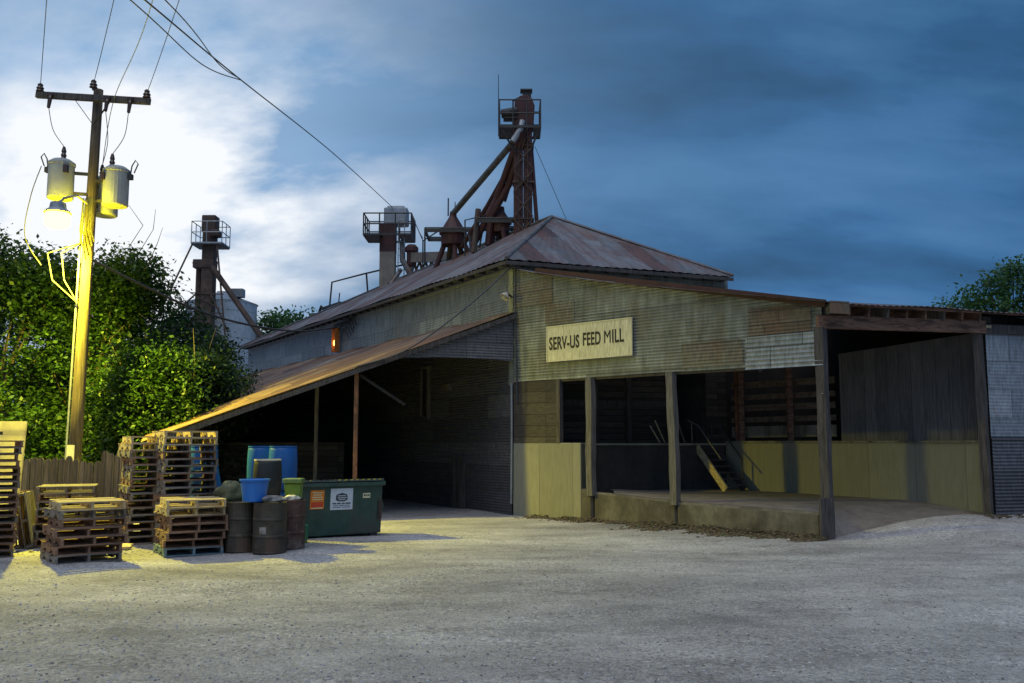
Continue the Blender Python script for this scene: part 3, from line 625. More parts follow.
m = MB(); rz = math.atan2(Ff.y, Ff.x)
for dz in (-.455, .455): m.box(at(C0, Ff, 2.74, 4.51 + dz, Fn, .085), (2.78, .03, .03), rz)
for dt in (-1.375, 1.375): m.box(at(C0, Ff, 2.74 + dt, 4.51, Fn, .085), (.03, .03, .88), rz)
m.build('frame', M['sign'], sg)
lettering('SERV-US', .46, M['letter'], sg, 'lettering', frame(at(C0, Ff, 1.96, 4.5, Fn, .094), Ff, Fn), .01, 1.02)
lettering('FEED', .46, M['letter'], sg, 'lettering', frame(at(C0, Ff, 2.88, 4.53, Fn, .094), Ff, Fn), .01, .57)
lettering('M', .46, M['letter'], sg, 'lettering', frame(at(C0, Ff, 3.38, 4.54, Fn, .094), Ff, Fn), .0, .2)
lettering('ILL', .46, M['letter'], sg, 'lettering', frame(at(C0, Ff, 3.71, 4.54, Fn, .094), Ff, Fn), .01, .36)

# flood lamp on the corner, amber fixture under the eave
fl_ = thing('flood_lamp', (-.1, 25.3, 5.9), 'dented bell shaped flood lamp at the front corner of the mill', 'lamp')
m = MB(); m.tube([(-.02, 25.35, 5.93), (-.1, 25.2, 5.98), (-.2, 25.1, 5.95)], .03, 8); m.build('bracket', M['dark_steel'], fl_)
m = MB(); m.lathe([(.05, .16), (.09, .12), (.15, .02), (.175, -.06), (.165, -.06), (.13, 0), (.05, .1)], (0, 0, 0), 20)
mt = Matrix.Translation((-.2, 25.08, 5.9)) @ Matrix.Scale(.75, 4) @ Matrix.Rotation(R(-28), 4, 'X') @ Matrix.Rotation(R(28), 4, 'Y')
m.v = [tuple(mt @ Vector(p)) for p in m.v]; m.build('shade', M['lid_cream'], fl_, smooth=True)
m = MB(); m.lathe([(.001, -.09), (.08, -.05), (.09, 0), (.04, .08)], (0, 0, 0), 14); m.v = [tuple(mt @ Vector(p)) for p in m.v]; m.build('bulb', M['lid_cream'], fl_, smooth=True)
am = thing('amber_light', (-6.9, 36.6, 5.5), 'rusty orange box with a lit amber bulb high on the side wall', 'light')
a_ = math.atan2(U.y, U.x)
m = MB(); c = at(C0, U, 13.25, 6.0, Wl, .12)
m.box(c, (.3, .04, .95), a_); m.box(at(C0, U, 13.08, 6.0, Wl, .2), (.03, .2, .95), a_); m.box(at(C0, U, 13.42, 6.0, Wl, .2), (.03, .2, .95), a_); m.box(at(C0, U, 13.25, 6.47, Wl, .2), (.34, .2, .03), a_)
m.build('housing', M['orange_box'], am)
m = MB(); m.lathe([(.001, -.12), (.06, -.08), (.07, 0), (.05, .1), (.001, .14)], at(C0, U, 13.25, 5.87, Wl, .22), 12); m.build('bulb', M['bulb_glow'], am, smooth=True)
m = MB()
for i in range(5): m.tube([at(C0, U, 13.3, 6.3, Wl, .1), at(C0, U, 12.9 - .15 * i, 6.45 + .06 * i, Wl, .16), at(C0, U, 12.4 - .2 * i, 6.35 + .1 * i, Wl, .12), at(C0, U, 12.2 - .2 * i, 6.0 + .1 * i, Wl, .06)], .022, 6)
m.tube([at(C0, U, 13.6, 6.6, Wl, .12), at(C0, U, 11.9, 6.72, Wl, .12)], .05, 8)
m.build('conduit', M['dark_steel'], am)

# ------------------------------------------------------------------ shed at the right
sh = thing('corrugated_shed', (12, 21, .4), 'corrugated metal shed adjoining the drive bay at the right edge', 'shed')
s0 = P9 + Bd * .22; sn = Vector((Bd.y, -Bd.x, 0))
m = MB(); corr(m, s0, Bd, sn, 0, 7, lambda t: 2.02, lambda t: 4.34, amp=.004, cols=10); m.build('flat_front_sheets', M['galv_shed'], sh, uvf=uv_on(s0, Bd))
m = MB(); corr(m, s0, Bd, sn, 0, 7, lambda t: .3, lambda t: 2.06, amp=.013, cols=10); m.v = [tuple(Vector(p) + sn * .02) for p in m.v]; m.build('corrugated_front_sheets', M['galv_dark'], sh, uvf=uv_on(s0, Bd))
m = MB(); under_roof(m, s0 + Bd * .03 - sn * .08, W0 + Wd * (WL + .15), -.12); m.build('bay_side_wall', M['planks'], sh)
m = MB(); under_roof(m, s0 + Bd * 6.95 - sn * .08, s0 + Bd * 6.95 - sn * 5, -.12); m.build('far_side_wall', M['planks'], sh)
MB().bar(at(s0, Bd, -.1, 4.42, sn, .06), at(s0, Bd, 7, 4.42, sn, .06), .06, .2).build('eave_beam', M['dark_post'], sh)
MB().box(at(s0, Bd, -.08, 4.46, sn, .1), (.28, .05, .06), math.atan2(Bd.y, Bd.x)).build('eave_bracket', M['fresh_pallet'], sh)

jk = thing('scrap_equipment', (11.4, 20.3, .4), 'black boxy scrap equipment with a pale frame beside the shed wall', 'scrap equipment')
o_ = at(s0, Bd, 1.25, .42, sn, .45)
m = MB(); m.hexa([o_, o_ + Bd * 1.7, o_ + Bd * 1.7 - sn * .4, o_ - sn * .4], [o_ + Vector((0, 0, .5)) - Bd * .12, o_ + Bd * 1.7 + Vector((0, 0, .5)), o_ + Bd * 1.7 - sn * .35 + Vector((0, 0, .55)), o_ - Bd * .1 - sn * .35 + Vector((0, 0, .55))]); m.build('body', M['rubber'], jk, bevel=.04)
m = MB(); f0 = o_ + sn * .03
for a, b in (((.12, .06), (-.0, .46)), ((-.0, .46), (.95, .47)), ((.95, .47), (1.1, .06)), ((1.1, .06), (.12, .06)), ((.6, .06), (.42, .46))): m.bar(f0 + Bd * a[0] + Vector((0, 0, a[1])), f0 + Bd * b[0] + Vector((0, 0, b[1])), .04, .03)
m.build('frame', M['gray_steel'], jk)
m = MB(); m.tube([o_ - Bd * .35 + Vector((0, 0, .58)), o_ + Bd * .6 + Vector((0, 0, .63)), o_ + Bd * 1.7 + Vector((0, 0, .6))], .04, 6); m.build('hose', M['rubber'], jk)

# ------------------------------------------------------------------ elevator towers on and behind the roof
def railing(m, x0, x1, y0, y1, z, h=1.05, r=.028, posts=3, closed=True):
    P = [(x0, y0), (x1, y0), (x1, y1), (x0, y1)]
    for i in range(4):
        a, b = P[i], P[(i + 1) % 4]
        for hh in (h, h * .5): m.tube([(a[0], a[1], z + hh), (b[0], b[1], z + hh)], r, 5)
        m.bar((a[0], a[1], z), (b[0], b[1], z), .05, .09)
        for k in range(posts):
            s = k / posts; x, y = a[0] + (b[0] - a[0]) * s, a[1] + (b[1] - a[1]) * s; m.tube([(x, y, z), (x, y, z + h)], r, 5)
tw = thing('bucket_elevator', (.39, 31.6, 7), 'tallest dark red bucket elevator tower with caged head platform above the roof', 'elevator tower')
m = MB(); m.box((.22, 31.6, 10.1), (.33, .5, 6.2)); m.box((.55, 31.6, 10.1), (.3, .46, 6.2)); m.build('leg_casing', M['red_oxide'], tw, bevel=.015)
m = MB()
for z in (8.3, 9.6, 10.9, 12.2): m.box((.39, 31.6, z), (.74, .58, .06))
m.build('casing_flange', M['rust_leg'], tw)
m = MB(); prof = [(-.33, 0), (.36, 0), (.4, .75), (.3, 1.02), (.1, 1.14), (-.12, 1.1), (-.3, .9)]
vs = [(.39 + x, 31.25, 12.85 + z) for x, z in prof] + [(.39 + x, 31.95, 12.85 + z) for x, z in prof]; n = len(prof)
m.add(vs, [tuple(range(n)), tuple(range(2 * n - 1, n - 1, -1))] + [(i + n, (i + 1) % n + n, (i + 1) % n, i) for i in range(n)]); m.build('head_hood', M['red_oxide'], tw, bevel=.03)
m = MB(); m.box((.52, 31.55, 14.06), (.3, .3, .2)); m.box((.5, 31.5, 14.2), (.42, .36, .05)); m.box((.2, 31.55, 13.95), (.4, .06, .06), 0, 0, R(-25)); m.build('head_vent', M['dark_steel'], tw)
m = MB(); m.lathe([(.14, -.3), (.16, -.25), (.16, .25), (.12, .3)], (0, 0, 0), 14); mt = Matrix.Translation((-.08, 31.3, 13.35)) @ Matrix.Rotation(R(80), 4, 'Y'); m.v = [tuple(mt @ Vector(p)) for p in m.v]; m.box((-.05, 31.4, 13.15), (.5, .4, .05)); m.build('drive_motor', M['dark_steel'], tw)
m = MB(); railing(m, -.44, .98, 31.0, 32.2, 12.75, .95); m.build('railing', M['dark_steel'], tw)
m = MB(); m.box((-.2, 31.6, 12.74), (.46, 1.2, .03)); m.box((.86, 31.6, 12.74), (.24, 1.2, .03)); m.bar((-.4, 31.0, 12.7), (.15, 31.3, 11.9), .05); m.bar((.95, 31.0, 12.7), (.6, 31.3, 11.9), .05); m.build('platform', M['dark_steel'], tw)
MB().tube([(-.46, 31.0, 12.4), (-.47, 31.0, 14.6)], [.022, .012], 6).build('antenna', M['dark_steel'], tw)
m = MB()
for x in (.24, .54): m.tube([(x, 31.28, 7.8), (x, 31.28, 12.8)], .018, 5)
for k in range(16): m.tube([(.24, 31.28, 8 + .3 * k), (.54, 31.28, 8 + .3 * k)], .012, 4)
m.build('ladder', M['rust_leg'], tw)
MB().tube([(.66, 31.5, 12.3), (.92, 31.5, 8.6)], .07, 8).build('brace_pipe', M['red_oxide'], tw)
m = MB(); m.tube([(.36, 31.15, 13.0), (.3, 31.1, 12.7), (.02, 31.1, 12.25)], .11, 10); m.build('discharge_spout', M['gray_steel'], tw)
MB().tube([(.12, 31.2, 12.35), (-2.26, 35, 10.7)], .115, 10).build('grain_spout', M['spout'], tw)
MB().tube([(.3, 31.1, 12.6), (-.55, 32.3, 10.55), (-1.4, 32.6, 8.9)], .12, 10).build('grain_spout', M['red_oxide'], tw)
MB().tube([(.38, 31.15, 12.6), (-.1, 32.0, 11.0), (-.75, 32.4, 9.9), (-.85, 32.4, 8.9)], .12, 10).build('grain_spout', M['red_oxide'], tw)
MB().tube([(.45, 31.2, 12.4), (-.25, 32.3, 10.45)], .05, 6).build('brace_pipe', M['rust_leg'], tw)
tag(MB().tube([(.8, 31.5, 12.2), (3.2, 33.0, 7.0)], .012, 4).build('guy_wire', M['wire']), 'thin guy wire slanting right from the red elevator head', 'wire')

m = MB()
for k in range(5): z = 8.8 + k * .85; m.bar((.05, 31.25, z), (.73, 31.25, z + .8), .04); m.bar((.73, 31.25, z), (.05, 31.25, z + .8), .03)
m.build('lattice_brace', M['rust_leg'], tw)
MB().tube([(.25, 31.9, 12.2), (-.9, 33.5, 10.6), (-1.9, 34.6, 9.3)], .09, 8).build('grain_spout', M['red_oxide'], tw)
MB().tube([(-1.2, 32.4, 10.2), (-1.35, 32.3, 8.6)], .1, 8).build('grain_spout', M['rust_leg'], tw)
m = MB(); m.tube([(-1.7, 33, 8.4), (-1.7, 33, 9.95), (-.95, 32.3, 9.95)], .03, 6); m.bar((-1.75, 34.6, 9.7), (-.7, 32.6, 9.75), .03, .04); m.tube([(-1.3, 33.5, 8.4), (-1.05, 33.0, 9.7)], .04, 6); m.tube([(-1.5, 33.8, 8.5), (-1.6, 34.2, 9.7)], .04, 6); m.build('catwalk', M['dark_steel'], tw)
def distributor(name, x, y, zt, zc, zb, r, label, feet):
    d = thing(name, (x, y, zb - .8), label, 'grain distributor')
    m = MB(); m.lathe([(.12, zt - .02), (.14, zt - .2), (r, zc), (r + .03, zc - .04), (r + .03, zc - .1), (r - .04, zc - .12), (r - .05, zb)], (x, y, 0), 16); m.build('cone', M['red_oxide'], d)
    for i, (fx, fz) in enumerate(feet):
        a = (x + (fx - x) * .45, y + .25 * math.sin(i * 2.4), zb + .1); MB().tube([a, (fx, y + .6 * math.sin(i * 2.4), fz - .4)], .1, 8).build('outlet_spout', M['rust_leg'] if i % 2 else M['red_oxide'], d)
    m = MB(); railing(m, x - r - .5, x + r + .25, y - r - .3, y + r + .3, zc - .15, .12, .03, 1)
    for sx in (-r - .5, r + .25): m.tube([(x + sx, y - r - .3, zc - .1), (x + sx, y - r - .3, zb - .9)], .035, 6)
    m.build('support_frame', M['dark_steel'], d)
    return d
d1 = distributor('grain_distributor', -2.26, 35, 10.78, 9.98, 9.45, .5, 'left red cone shaped distributor with spouts fanning down to the roof', [(-2.95, 8.85), (-2.5, 8.7), (-2.1, 8.7), (-1.75, 8.7), (-1.35, 8.9)])
m = MB(); m.tube([(-2.45, 35, 10.6), (-2.45, 35, 11.3)], .03, 6); m.tube([(-2.2, 35.2, 10.6), (-2.2, 35.2, 11.2)], .02, 6); m.build('vent_pipe', M['dark_steel'], d1)
distributor('grain_distributor', -.4, 32.6, 10.35, 9.8, 9.4, .36, 'right red cone shaped distributor close beside the tall red elevator', [(-.9, 8.8), (-.55, 8.7), (-.2, 8.7), (0.0, 8.9)])

t2 = thing('bucket_elevator', (-5.55, 41, 8.6), 'red and tan elevator leg with gray box head and cage left of the cones', 'elevator tower')
m = MB(); m.box((-5.55, 41, 11.05), (.7, .6, 1.3)); m.build('upper_casing', M['red_oxide'], t2, bevel=.015)
m = MB(); m.box((-5.55, 41, 9.3), (.68, .58, 2.3)); m.build('lower_casing', M['tan_steel'], t2, bevel=.015)
m = MB(); m.box((-5.2, 41.1, 12.05), (1.05, .8, .75)); m.box((-5.2, 41.1, 12.45), (.8, .7, .12)); m.build('head_box', M['gray_steel'], t2, bevel=.05)
m = MB(); railing(m, -6.56, -4.45, 40.3, 41.9, 11.1, .95, .033); m.build('railing', M['dark_steel'], t2)
m = MB(); m.box((-6.15, 41.1, 11.1), (.8, 1.5, .04)); m.box((-4.75, 41.1, 11.1), (.55, 1.5, .04)); m.build('platform', M['dark_steel'], t2)
m = MB()
for x in (-5.05, -4.78): m.tube([(x, 40.6, 8.4), (x, 40.6, 12.0)], .025, 5)
for k in range(11): m.tube([(-5.05, 40.6, 8.6 + .32 * k), (-4.78, 40.6, 8.6 + .32 * k)], .016, 4)
m.build('ladder', M['gray_steel'], t2)
m = MB(); m.lathe([(.2, 9.7), (.22, 9.8), (.22, 10.35), (.3, 10.38), (.3, 10.55), (.18, 10.68)], (-4.45, 40.6, 0), 14); m.build('cyclone', M['red_oxide'], t2, smooth=False)
m = MB(); m.tube([(-4.9, 40.8, 10.9), (-4.85, 40.6, 10.0), (-4.4, 40.3, 9.2)], .13, 8); m.tube([(-4.4, 40.6, 9.8), (-4.6, 40.3, 8.9)], .12, 8); m.tube([(-4.95, 40.8, 9.6), (-5.4, 40.0, 8.6)], .1, 8); m.build('grain_spout', M['spout'], t2)
m = MB(); m.bar((-4.3, 40.3, 10.05), (-2.3, 36.2, 9.25), .3, .42); m.build('conveyor_trough', M['tan_steel'], t2)
m = MB()
for k in range(7):
    s = k / 6; x, y, z = -4.3 + 1.9 * s, 40.3 - 3.9 * s, 9.85 - .75 * s; m.tube([(x, y, z), (x + .25, y - .3, z - .9)], .06, 6); m.tube([(x + .3, y - .6, z - .1), (x - .05, y - .2, z - .8)], .05, 6)
m.tube([(-4.1, 40.0, 9.0), (-2.4, 36.5, 8.9)], .12, 8)
m.build('conveyor_support', M['rust_leg'], t2)
m = MB(); m.tube([(-3.75, 38.5, 9.0), (-3.75, 38.5, 10.4), (-2.7, 35.2, 10.15)], .03, 6); m.tube([(-4.45, 40.3, 12.0), (-3.75, 38.5, 10.4)], .02, 5); m.build('handrail', M['dark_steel'], t2)
rr = thing('roof_railing', (-8.2, 43.6, 8), 'thin dark pipe railing along the far end of the hip roof', 'railing')
m = MB(); m.tube([(-8.75, 44, 7.9), (-8.62, 44, 9.6), (-7.0, 43.2, 9.85), (-4.9, 41.2, 9.9)], .045, 6); m.tube([(-6.75, 43.2, 8.7), (-6.85, 43.2, 9.85)], .045, 6); m.build('pipe_rail', M['dark_steel'], rr)
m = MB(); m.bar((-9.0, 44, 8.3), (-8.0, 43.4, 8.5), .3, .12); m.tube([(-9.1, 44, 8.45), (-9.5, 44.6, 7.7)], .07, 6); m.tube([(-8.2, 43.5, 8.4), (-8.15, 43.5, 9.0)], .03, 5); m.build('base_plate', M['dark_steel'], rr)

# distant elevator and grain bin
t3 = thing('distant_elevator', (-18.5, 53, 0), 'rusty brown elevator leg with railed platform standing above the trees', 'elevator tower')
MB().box((-17.5, 53, 7.2), (.68, .7, 14.6)).build('leg_casing', M['rust_leg'], t3, bevel=.03)
MB().tube([(-18.15, 53.2, 0), (-18.15, 53.2, 12.0)], .17, 8).build('return_pipe', M['rust_leg'], t3)
m = MB(); m.box((-17.5, 53, 14.55), (.8, .8, 1.0)); m.build('head_casing', M['rust_leg'], t3, bevel=.04)
MB().box((-17.1, 52.7, 13.95), (.55, .6, .4)).build('drive_motor', M['rust_leg'], t3, bevel=.04)
MB().box((-17.7, 52.9, 12.2), (1.25, .66, .5)).build('pipe_elbow', M['rust_leg'], t3, bevel=.04)
m = MB(); railing(m, -18.35, -16.6, 52.3, 53.8, 13.35, 1.25, .028, 2); m.build('railing', M['gray_steel'], t3)
MB().box((-17.48, 53.05, 13.3), (1.75, 1.5, .1)).build('platform', M['dark_steel'], t3)
m = MB()
for a, b in (((-18.3, 52.4, 13.3), (-20.2, 52.0, 8.5)), ((-16.9, 52.4, 13.3), (-16.2, 52.2, 8.0)), ((-18.1, 53, 10.6), (-20.0, 52.6, 8.6)), ((-17.2, 52.6, 10.4), (-16.1, 52.4, 8.2))): m.bar(a, b, .085)
for z in (9.4, 10.5): m.bar((-18.4, 52.6, z), (-16.5, 52.6, z - .1), .06); m.bar((-18.4, 52.6, z), (-16.7, 52.6, z - .9), .045)
m.build('brace', M['rust_leg'], t3)
MB().tube([(-17.2, 52.6, 12.0), (-13.9, 52, 7.6)], .17, 8).build('grain_spout', M['rust_leg'], t3)
gb = thing('grain_bin', (-17.8, 56.5, 0), 'pale galvanized grain bin half hidden behind the trees', 'grain bin')
m = MB(); R_ = 2.1
ang = lambda x, y, z: (math.atan2(y - 56.5, x + 17.8) * R_, z)
m.lathe([(R_, 0), (R_, 10.4)], (-17.8, 56.5, 0), 40); m.build('shell', M['bin_steel'], gb, uvf=ang)
m = MB(); m.lathe([(R_ + .08, 10.4), (.35, 11.1), (.3, 11.2)], (-17.8, 56.5, 0), 40); m.build('roof', M['gray_steel'], gb)
m = MB(); m.box((-16.6, 55.6, 10.95), (.8, .6, .5)); m.build('roof_vent', M['gray_steel'], gb)

# ------------------------------------------------------------------ utility pole, transformers, lamp, wires
up = thing('utility_pole', (-10.5, 22.5, 0), 'tall wooden utility pole with crossarm lit yellow by the yard lamp', 'utility pole')
PT = Vector((-10.36, 22.5, 10.75)); PB = Vector((-10.51, 22.5, -.1))
def pole(z): return PB + (PT - PB) * ((z - PB.z) / (PT.z - PB.z))
MB().tube([pole(z) for z in (-.1, 3, 6, 9, 10.72)], [.16, .148, .135, .122, .115], 14).build('shaft', M['pole_wood'], up, smooth=True)
ca = Vector((-11.86, 22.6, 10.56)); cb = Vector((-8.9, 22.3, 10.27)); cm = (ca + cb) / 2
MB().bar(ca + Vector((0, -.19, 0)), cb + Vector((0, -.19, 0)), .11, .16).build('crossarm', M['dark_post'], up, bevel=.008)
for s in (-.42, .42): p = cm + (cb - ca) * s * .38; MB().bar(p + Vector((0, -.22, -.05)), pole(9.75) + Vector((0, -.16, 0)), .04, .015).build('crossarm_brace', M['dark_steel'], up)
ins = []
for s, dz in ((.03, .08), (.5, .25), (.97, .08)):
    p = ca + (cb - ca) * s + Vector((0, -.19, dz)); ins.append(p + Vector((0, 0, .13)))
    MB().lathe([(.03, -.05), (.035, 0), (.1, .02), (.07, .07), (.095, .09), (.055, .15), (.07, .18), (.03, .22)], p, 12).build('insulator', M['porcelain'], up)
cut = []
for s in (.14, .64, .84):
    p = ca + (cb - ca) * s + Vector((0, -.29, -.11)); cut.append(p + Vector((0, -.05, -.22)))
    m = MB(); m.tube([p + Vector((0, .05, .17)), p, p + Vector((0, -.05, -.25))], [.035, .055, .04], 8); m.box(p + Vector((0, .03, .11)), (.16, .11, .07)); m.build('fuse_cutout', M['porcelain'], up)
MB().tube([pole(.1) + Vector((-.19, -.06, 0)), pole(4.2) + Vector((-.18, -.06, 0)), pole(7.9) + Vector((-.17, -.06, 0))], .025, 6).build('conduit', M['gray_steel'], up)
m = MB()
for k in range(5): m.tube([pole(7.9) + Vector((-.11 + .055 * k, -.17, 0)), pole(7.1) + Vector((-.15 + .065 * k, -.18, 0)), pole(6.4 + .1 * k) + Vector((.055 * k, -.17, 0))], .016, 5)
for sg_ in (1, .6): m.tube([pole(6.8) + Vector((-.1, -.12, 0)), pole(6.4) + Vector((-.85 * sg_, -.28, .1)), pole(5.75) + Vector((-.72 * sg_, -.22, .1)), pole(5.2) + Vector((-.1, -.17, .1))], .018, 5)
m.build('wire_loop', M['wire'], up)
MB().box((-10.49, 22.28, 1.6), (.18, .03, .55)).build('pole_tag', M['lid_cream'], up)
tops = []
for i, (x, y, z, lab) in enumerate(((-11.08, 22.3, 7.86, 'left transformer can on the pole, hanging above the yard lamp'), (-10.25, 22.95, 7.6, 'middle transformer can partly hidden behind the pole'), (-9.72, 22.3, 7.68, 'right transformer can on the pole, its left side lit yellow'))):
    t = thing('transformer', (x, y, z), lab, 'transformer', 'transformer cans on the utility pole'); w = .3
    MB().lathe([(w * .92, 0), (w, .03), (w, .84), (w * 1.06, .85), (w * 1.06, .91), (w * .7, .99), (.05, 1.02)], (x, y, z), 24).build('tank', M['transformer'], t)
    m = MB(); q = Vector((x + (.06 if i == 0 else -.1), y - .05, z + .95)); m.lathe([(.05, 0), (.08, .05), (.05, .1), (.07, .14), (.045, .2), (.06, .24), (.03, .36)], q, 12); m.build('bushing', M['porcelain'], t); tops.append(q + Vector((0, 0, .36)))
    sx = -1 if i == 0 else 1
    m = MB(); b = Vector((x + sx * (w + .04), y, z + .74)); m.box(b, (.11, .13, .13)); m.tube([b + Vector((0, 0, .05)), b + Vector((sx * .03, 0, .28)), b + Vector((sx * .11, 0, .42)), b + Vector((sx * .18, 0, .33)), b + Vector((sx * .09, 0, .1))], .016, 6); m.build('arrester', M['dark_steel'], t)
    m = MB(); c = pole(z + .5)
    for zz in (.17, .68): m.bar((x, y, z + zz), (c.x, c.y, z + zz), .07, .07)
    m.build('mounting_bracket', M['dark_steel'], t)
    m = MB(); m.box((x - sx * w * .75, y - w * .8, z + .7), (.1, .11, .18)); m.build('terminal', M['porcelain'], t)
LP_ = Vector((-10.67, 21.4, 7.2))
yl = thing('yard_lamp', LP_, 'glowing yellow yard lamp on an arm from the utility pole', 'lamp')
MB().tube([pole(7.75) + Vector((0, -.12, 0)), (-10.58, 22.1, 7.9), (-10.66, 21.65, 7.72), (-10.67, 21.45, 7.55)], .03, 8).build('arm', M['gray_steel'], yl)
MB().lathe([(.1, .36), (.17, .33), (.19, .2), (.27, .14), (.31, .09), (.29, .08)], LP_, 18).build('housing', M['gray_steel'], yl)
MB().lathe([(.25, .1), (.27, .06), (.285, -.1), (.27, -.19), (.2, -.25), (.001, -.26)], LP_, 20).build('globe', M['lamp_glow'], yl, smooth=True)
def wire(name, pts, r, label, mat='wire', cat='wire', sag=0, group=None):
    P = [Vector(p) for p in pts]; out = []
    if len(P) == 2:
        for i in range(25): s = i / 24; out.append(P[0] * (1 - s) + P[1] * s - Vector((0, 0, 4 * sag * s * (1 - s))))
    else:     # smooth curve through the points
        for i in range(len(P) - 1):
            p0, p1, p2, p3 = P[max(i - 1, 0)], P[i], P[i + 1], P[min(i + 2, len(P) - 1)]
            for k in range(10):
                t = k / 10; out.append(.5 * ((2 * p1) + (p2 - p0) * t + (2 * p0 - 5 * p1 + 4 * p2 - p3) * t * t + (3 * p1 - p0 - 3 * p2 + p3) * t ** 3))
        out.append(P[-1])
    return tag(MB().tube(out, r, 6).build(name, M[mat], smooth=True), label, cat, group)
lw = ('leftmost thin wire running overhead from the left end of the crossarm', 'thin wire running overhead from the middle of the crossarm', 'thin wire running overhead from the right end of the crossarm')
ends = [(-9.17, 17.5, 10.63), (-7.84, 17.5, 10.63), (-6.55, 17.5, 10.63)]
for k in range(3):
    a = ins[k]; b = Vector(ends[k]); wire('power_line', [a, b, a + (b - a) * 4.5 + Vector((0, 0, .5))], .008, lw[k], group='overhead lines from the crossarm')
wire('power_line', [tops[1], cut[1] + Vector((.15, .1, .3)), (-7.08, 17.5, 10.6), (-2.8, 9, 11.6)], .009, 'pale thin wire rising from the middle transformer past the crossarm', 'wire_pale', group='overhead lines from the crossarm')
for k, (i, lab) in enumerate(((0, 'curved lead wire dropping to the left transformer'), (1, 'curved lead wire dropping to the middle transformer behind the pole'), (2, 'curved lead wire dropping to the right transformer'))):
    a, b = cut[k], tops[i]; mid = (a + b) / 2 + Vector((-.05 if k == 0 else .12, -.05, -.1)); wire('lead_wire', [a, mid, b], .009, lab, group='transformer lead wires')
wire('lead_wire', [(-11.58, 22.3, 8.7), (-11.75, 22.2, 7.9), (-11.78, 22.1, 6.9), (-11.4, 22.2, 6.2)], .011, 'slack wire hanging down left of the left transformer')
wire('service_cable', [(-5.3, 5, 7.1), (-5.79, 14, 8.86), (-6.18, 20, 10.08), (-5.95, 30, 11.5), (-5.35, 40.9, 12.45)], .015, 'thick twisted cable crossing the sky to the gray elevator head', cat='cable')
wire('service_cable', [(-5.0, 5, 7.2), (-5.47, 14, 8.86), (-6.0, 18.2, 9.62), (-6.16, 20, 10.05)], .011, 'second thick cable joining the twisted cable high over the trees', cat='cable')
wire('service_cable', [(-5.3, 4, 6.8), (-5.75, 13, 8.5), (-6.25, 18, 9.5), (-6.18, 20.4, 10.13)], .011, 'slack cable looping just under the twisted cable', cat='cable')
wire('service_cable', [(-4.45, 40.5, 12.1), (-3.75, 38.4, 10.5)], .02, 'short black cable from elevator cage to conveyor handrail', cat='cable', sag=.1)
wire('drop_cable', [(-10.38, 22.4, 6.42), (-8.95, 27, 5.7), (-7.75, 32, 5.8), (-6.9, 36.3, 6.45)], .035, 'black drop cable sagging from the pole past the trees to the side wall', cat='cable')
wire('drop_cable', [(.02, 25.2, 6.78), (-1.2, 24.65, 5.55), (-2.7, 24.05, 4.35), (-4.0, 23.65, 3.85)], .022, 'black cable running down from the front roof corner to the lean-to edge', cat='cable')

# ------------------------------------------------------------------ fence
fe = thing('picket_fence', (-10.5, 19.5, 0), 'weathered board fence standing behind the pallet stacks', 'fence')
m = MB(); x = -14.5
while x < -7.85:
    w = .138; h = 1.62 + random.uniform(-.05, .04) + (.12 if x > -8.6 else 0) + (-.1 if -9.0 < x < -8.6 else 0); y = 19.45 + random.uniform(-.008, .008); tl = random.uniform(-.012, .012)
    a = [(x, z) for x, z in ((0, 0), (w, 0), (w + tl, h - .06), (w - .035 + tl, h), (.035 + tl, h), (tl, h - .06))]
    vs = [(x + px, y, pz) for px, pz in a] + [(x + px, y + .018, pz) for px, pz in a]
    m.add(vs, [(0, 1, 2, 3, 4, 5), (11, 10, 9, 8, 7, 6)] + [(i + 6, (i + 1) % 6 + 6, (i + 1) % 6, i) for i in range(6)])
    x += w + random.uniform(.004, .012)
m.build('boards', M['fence'], fe, uvf=lambda x, y, z: (z + 3 * math.floor(x / .147), x) if False else (x, z))
m = MB()
for z in (.35, 1.25): m.box((-11.2, 19.51, z), (6.7, .04, .09))
m.build('rail', M['wood_post'], fe)
for px in (-14.3, -12.1, -10.0, -7.9): MB().box((px, 19.57, .8), (.09, .09, 1.6)).build('fence_post', M['wood_post'], fe)

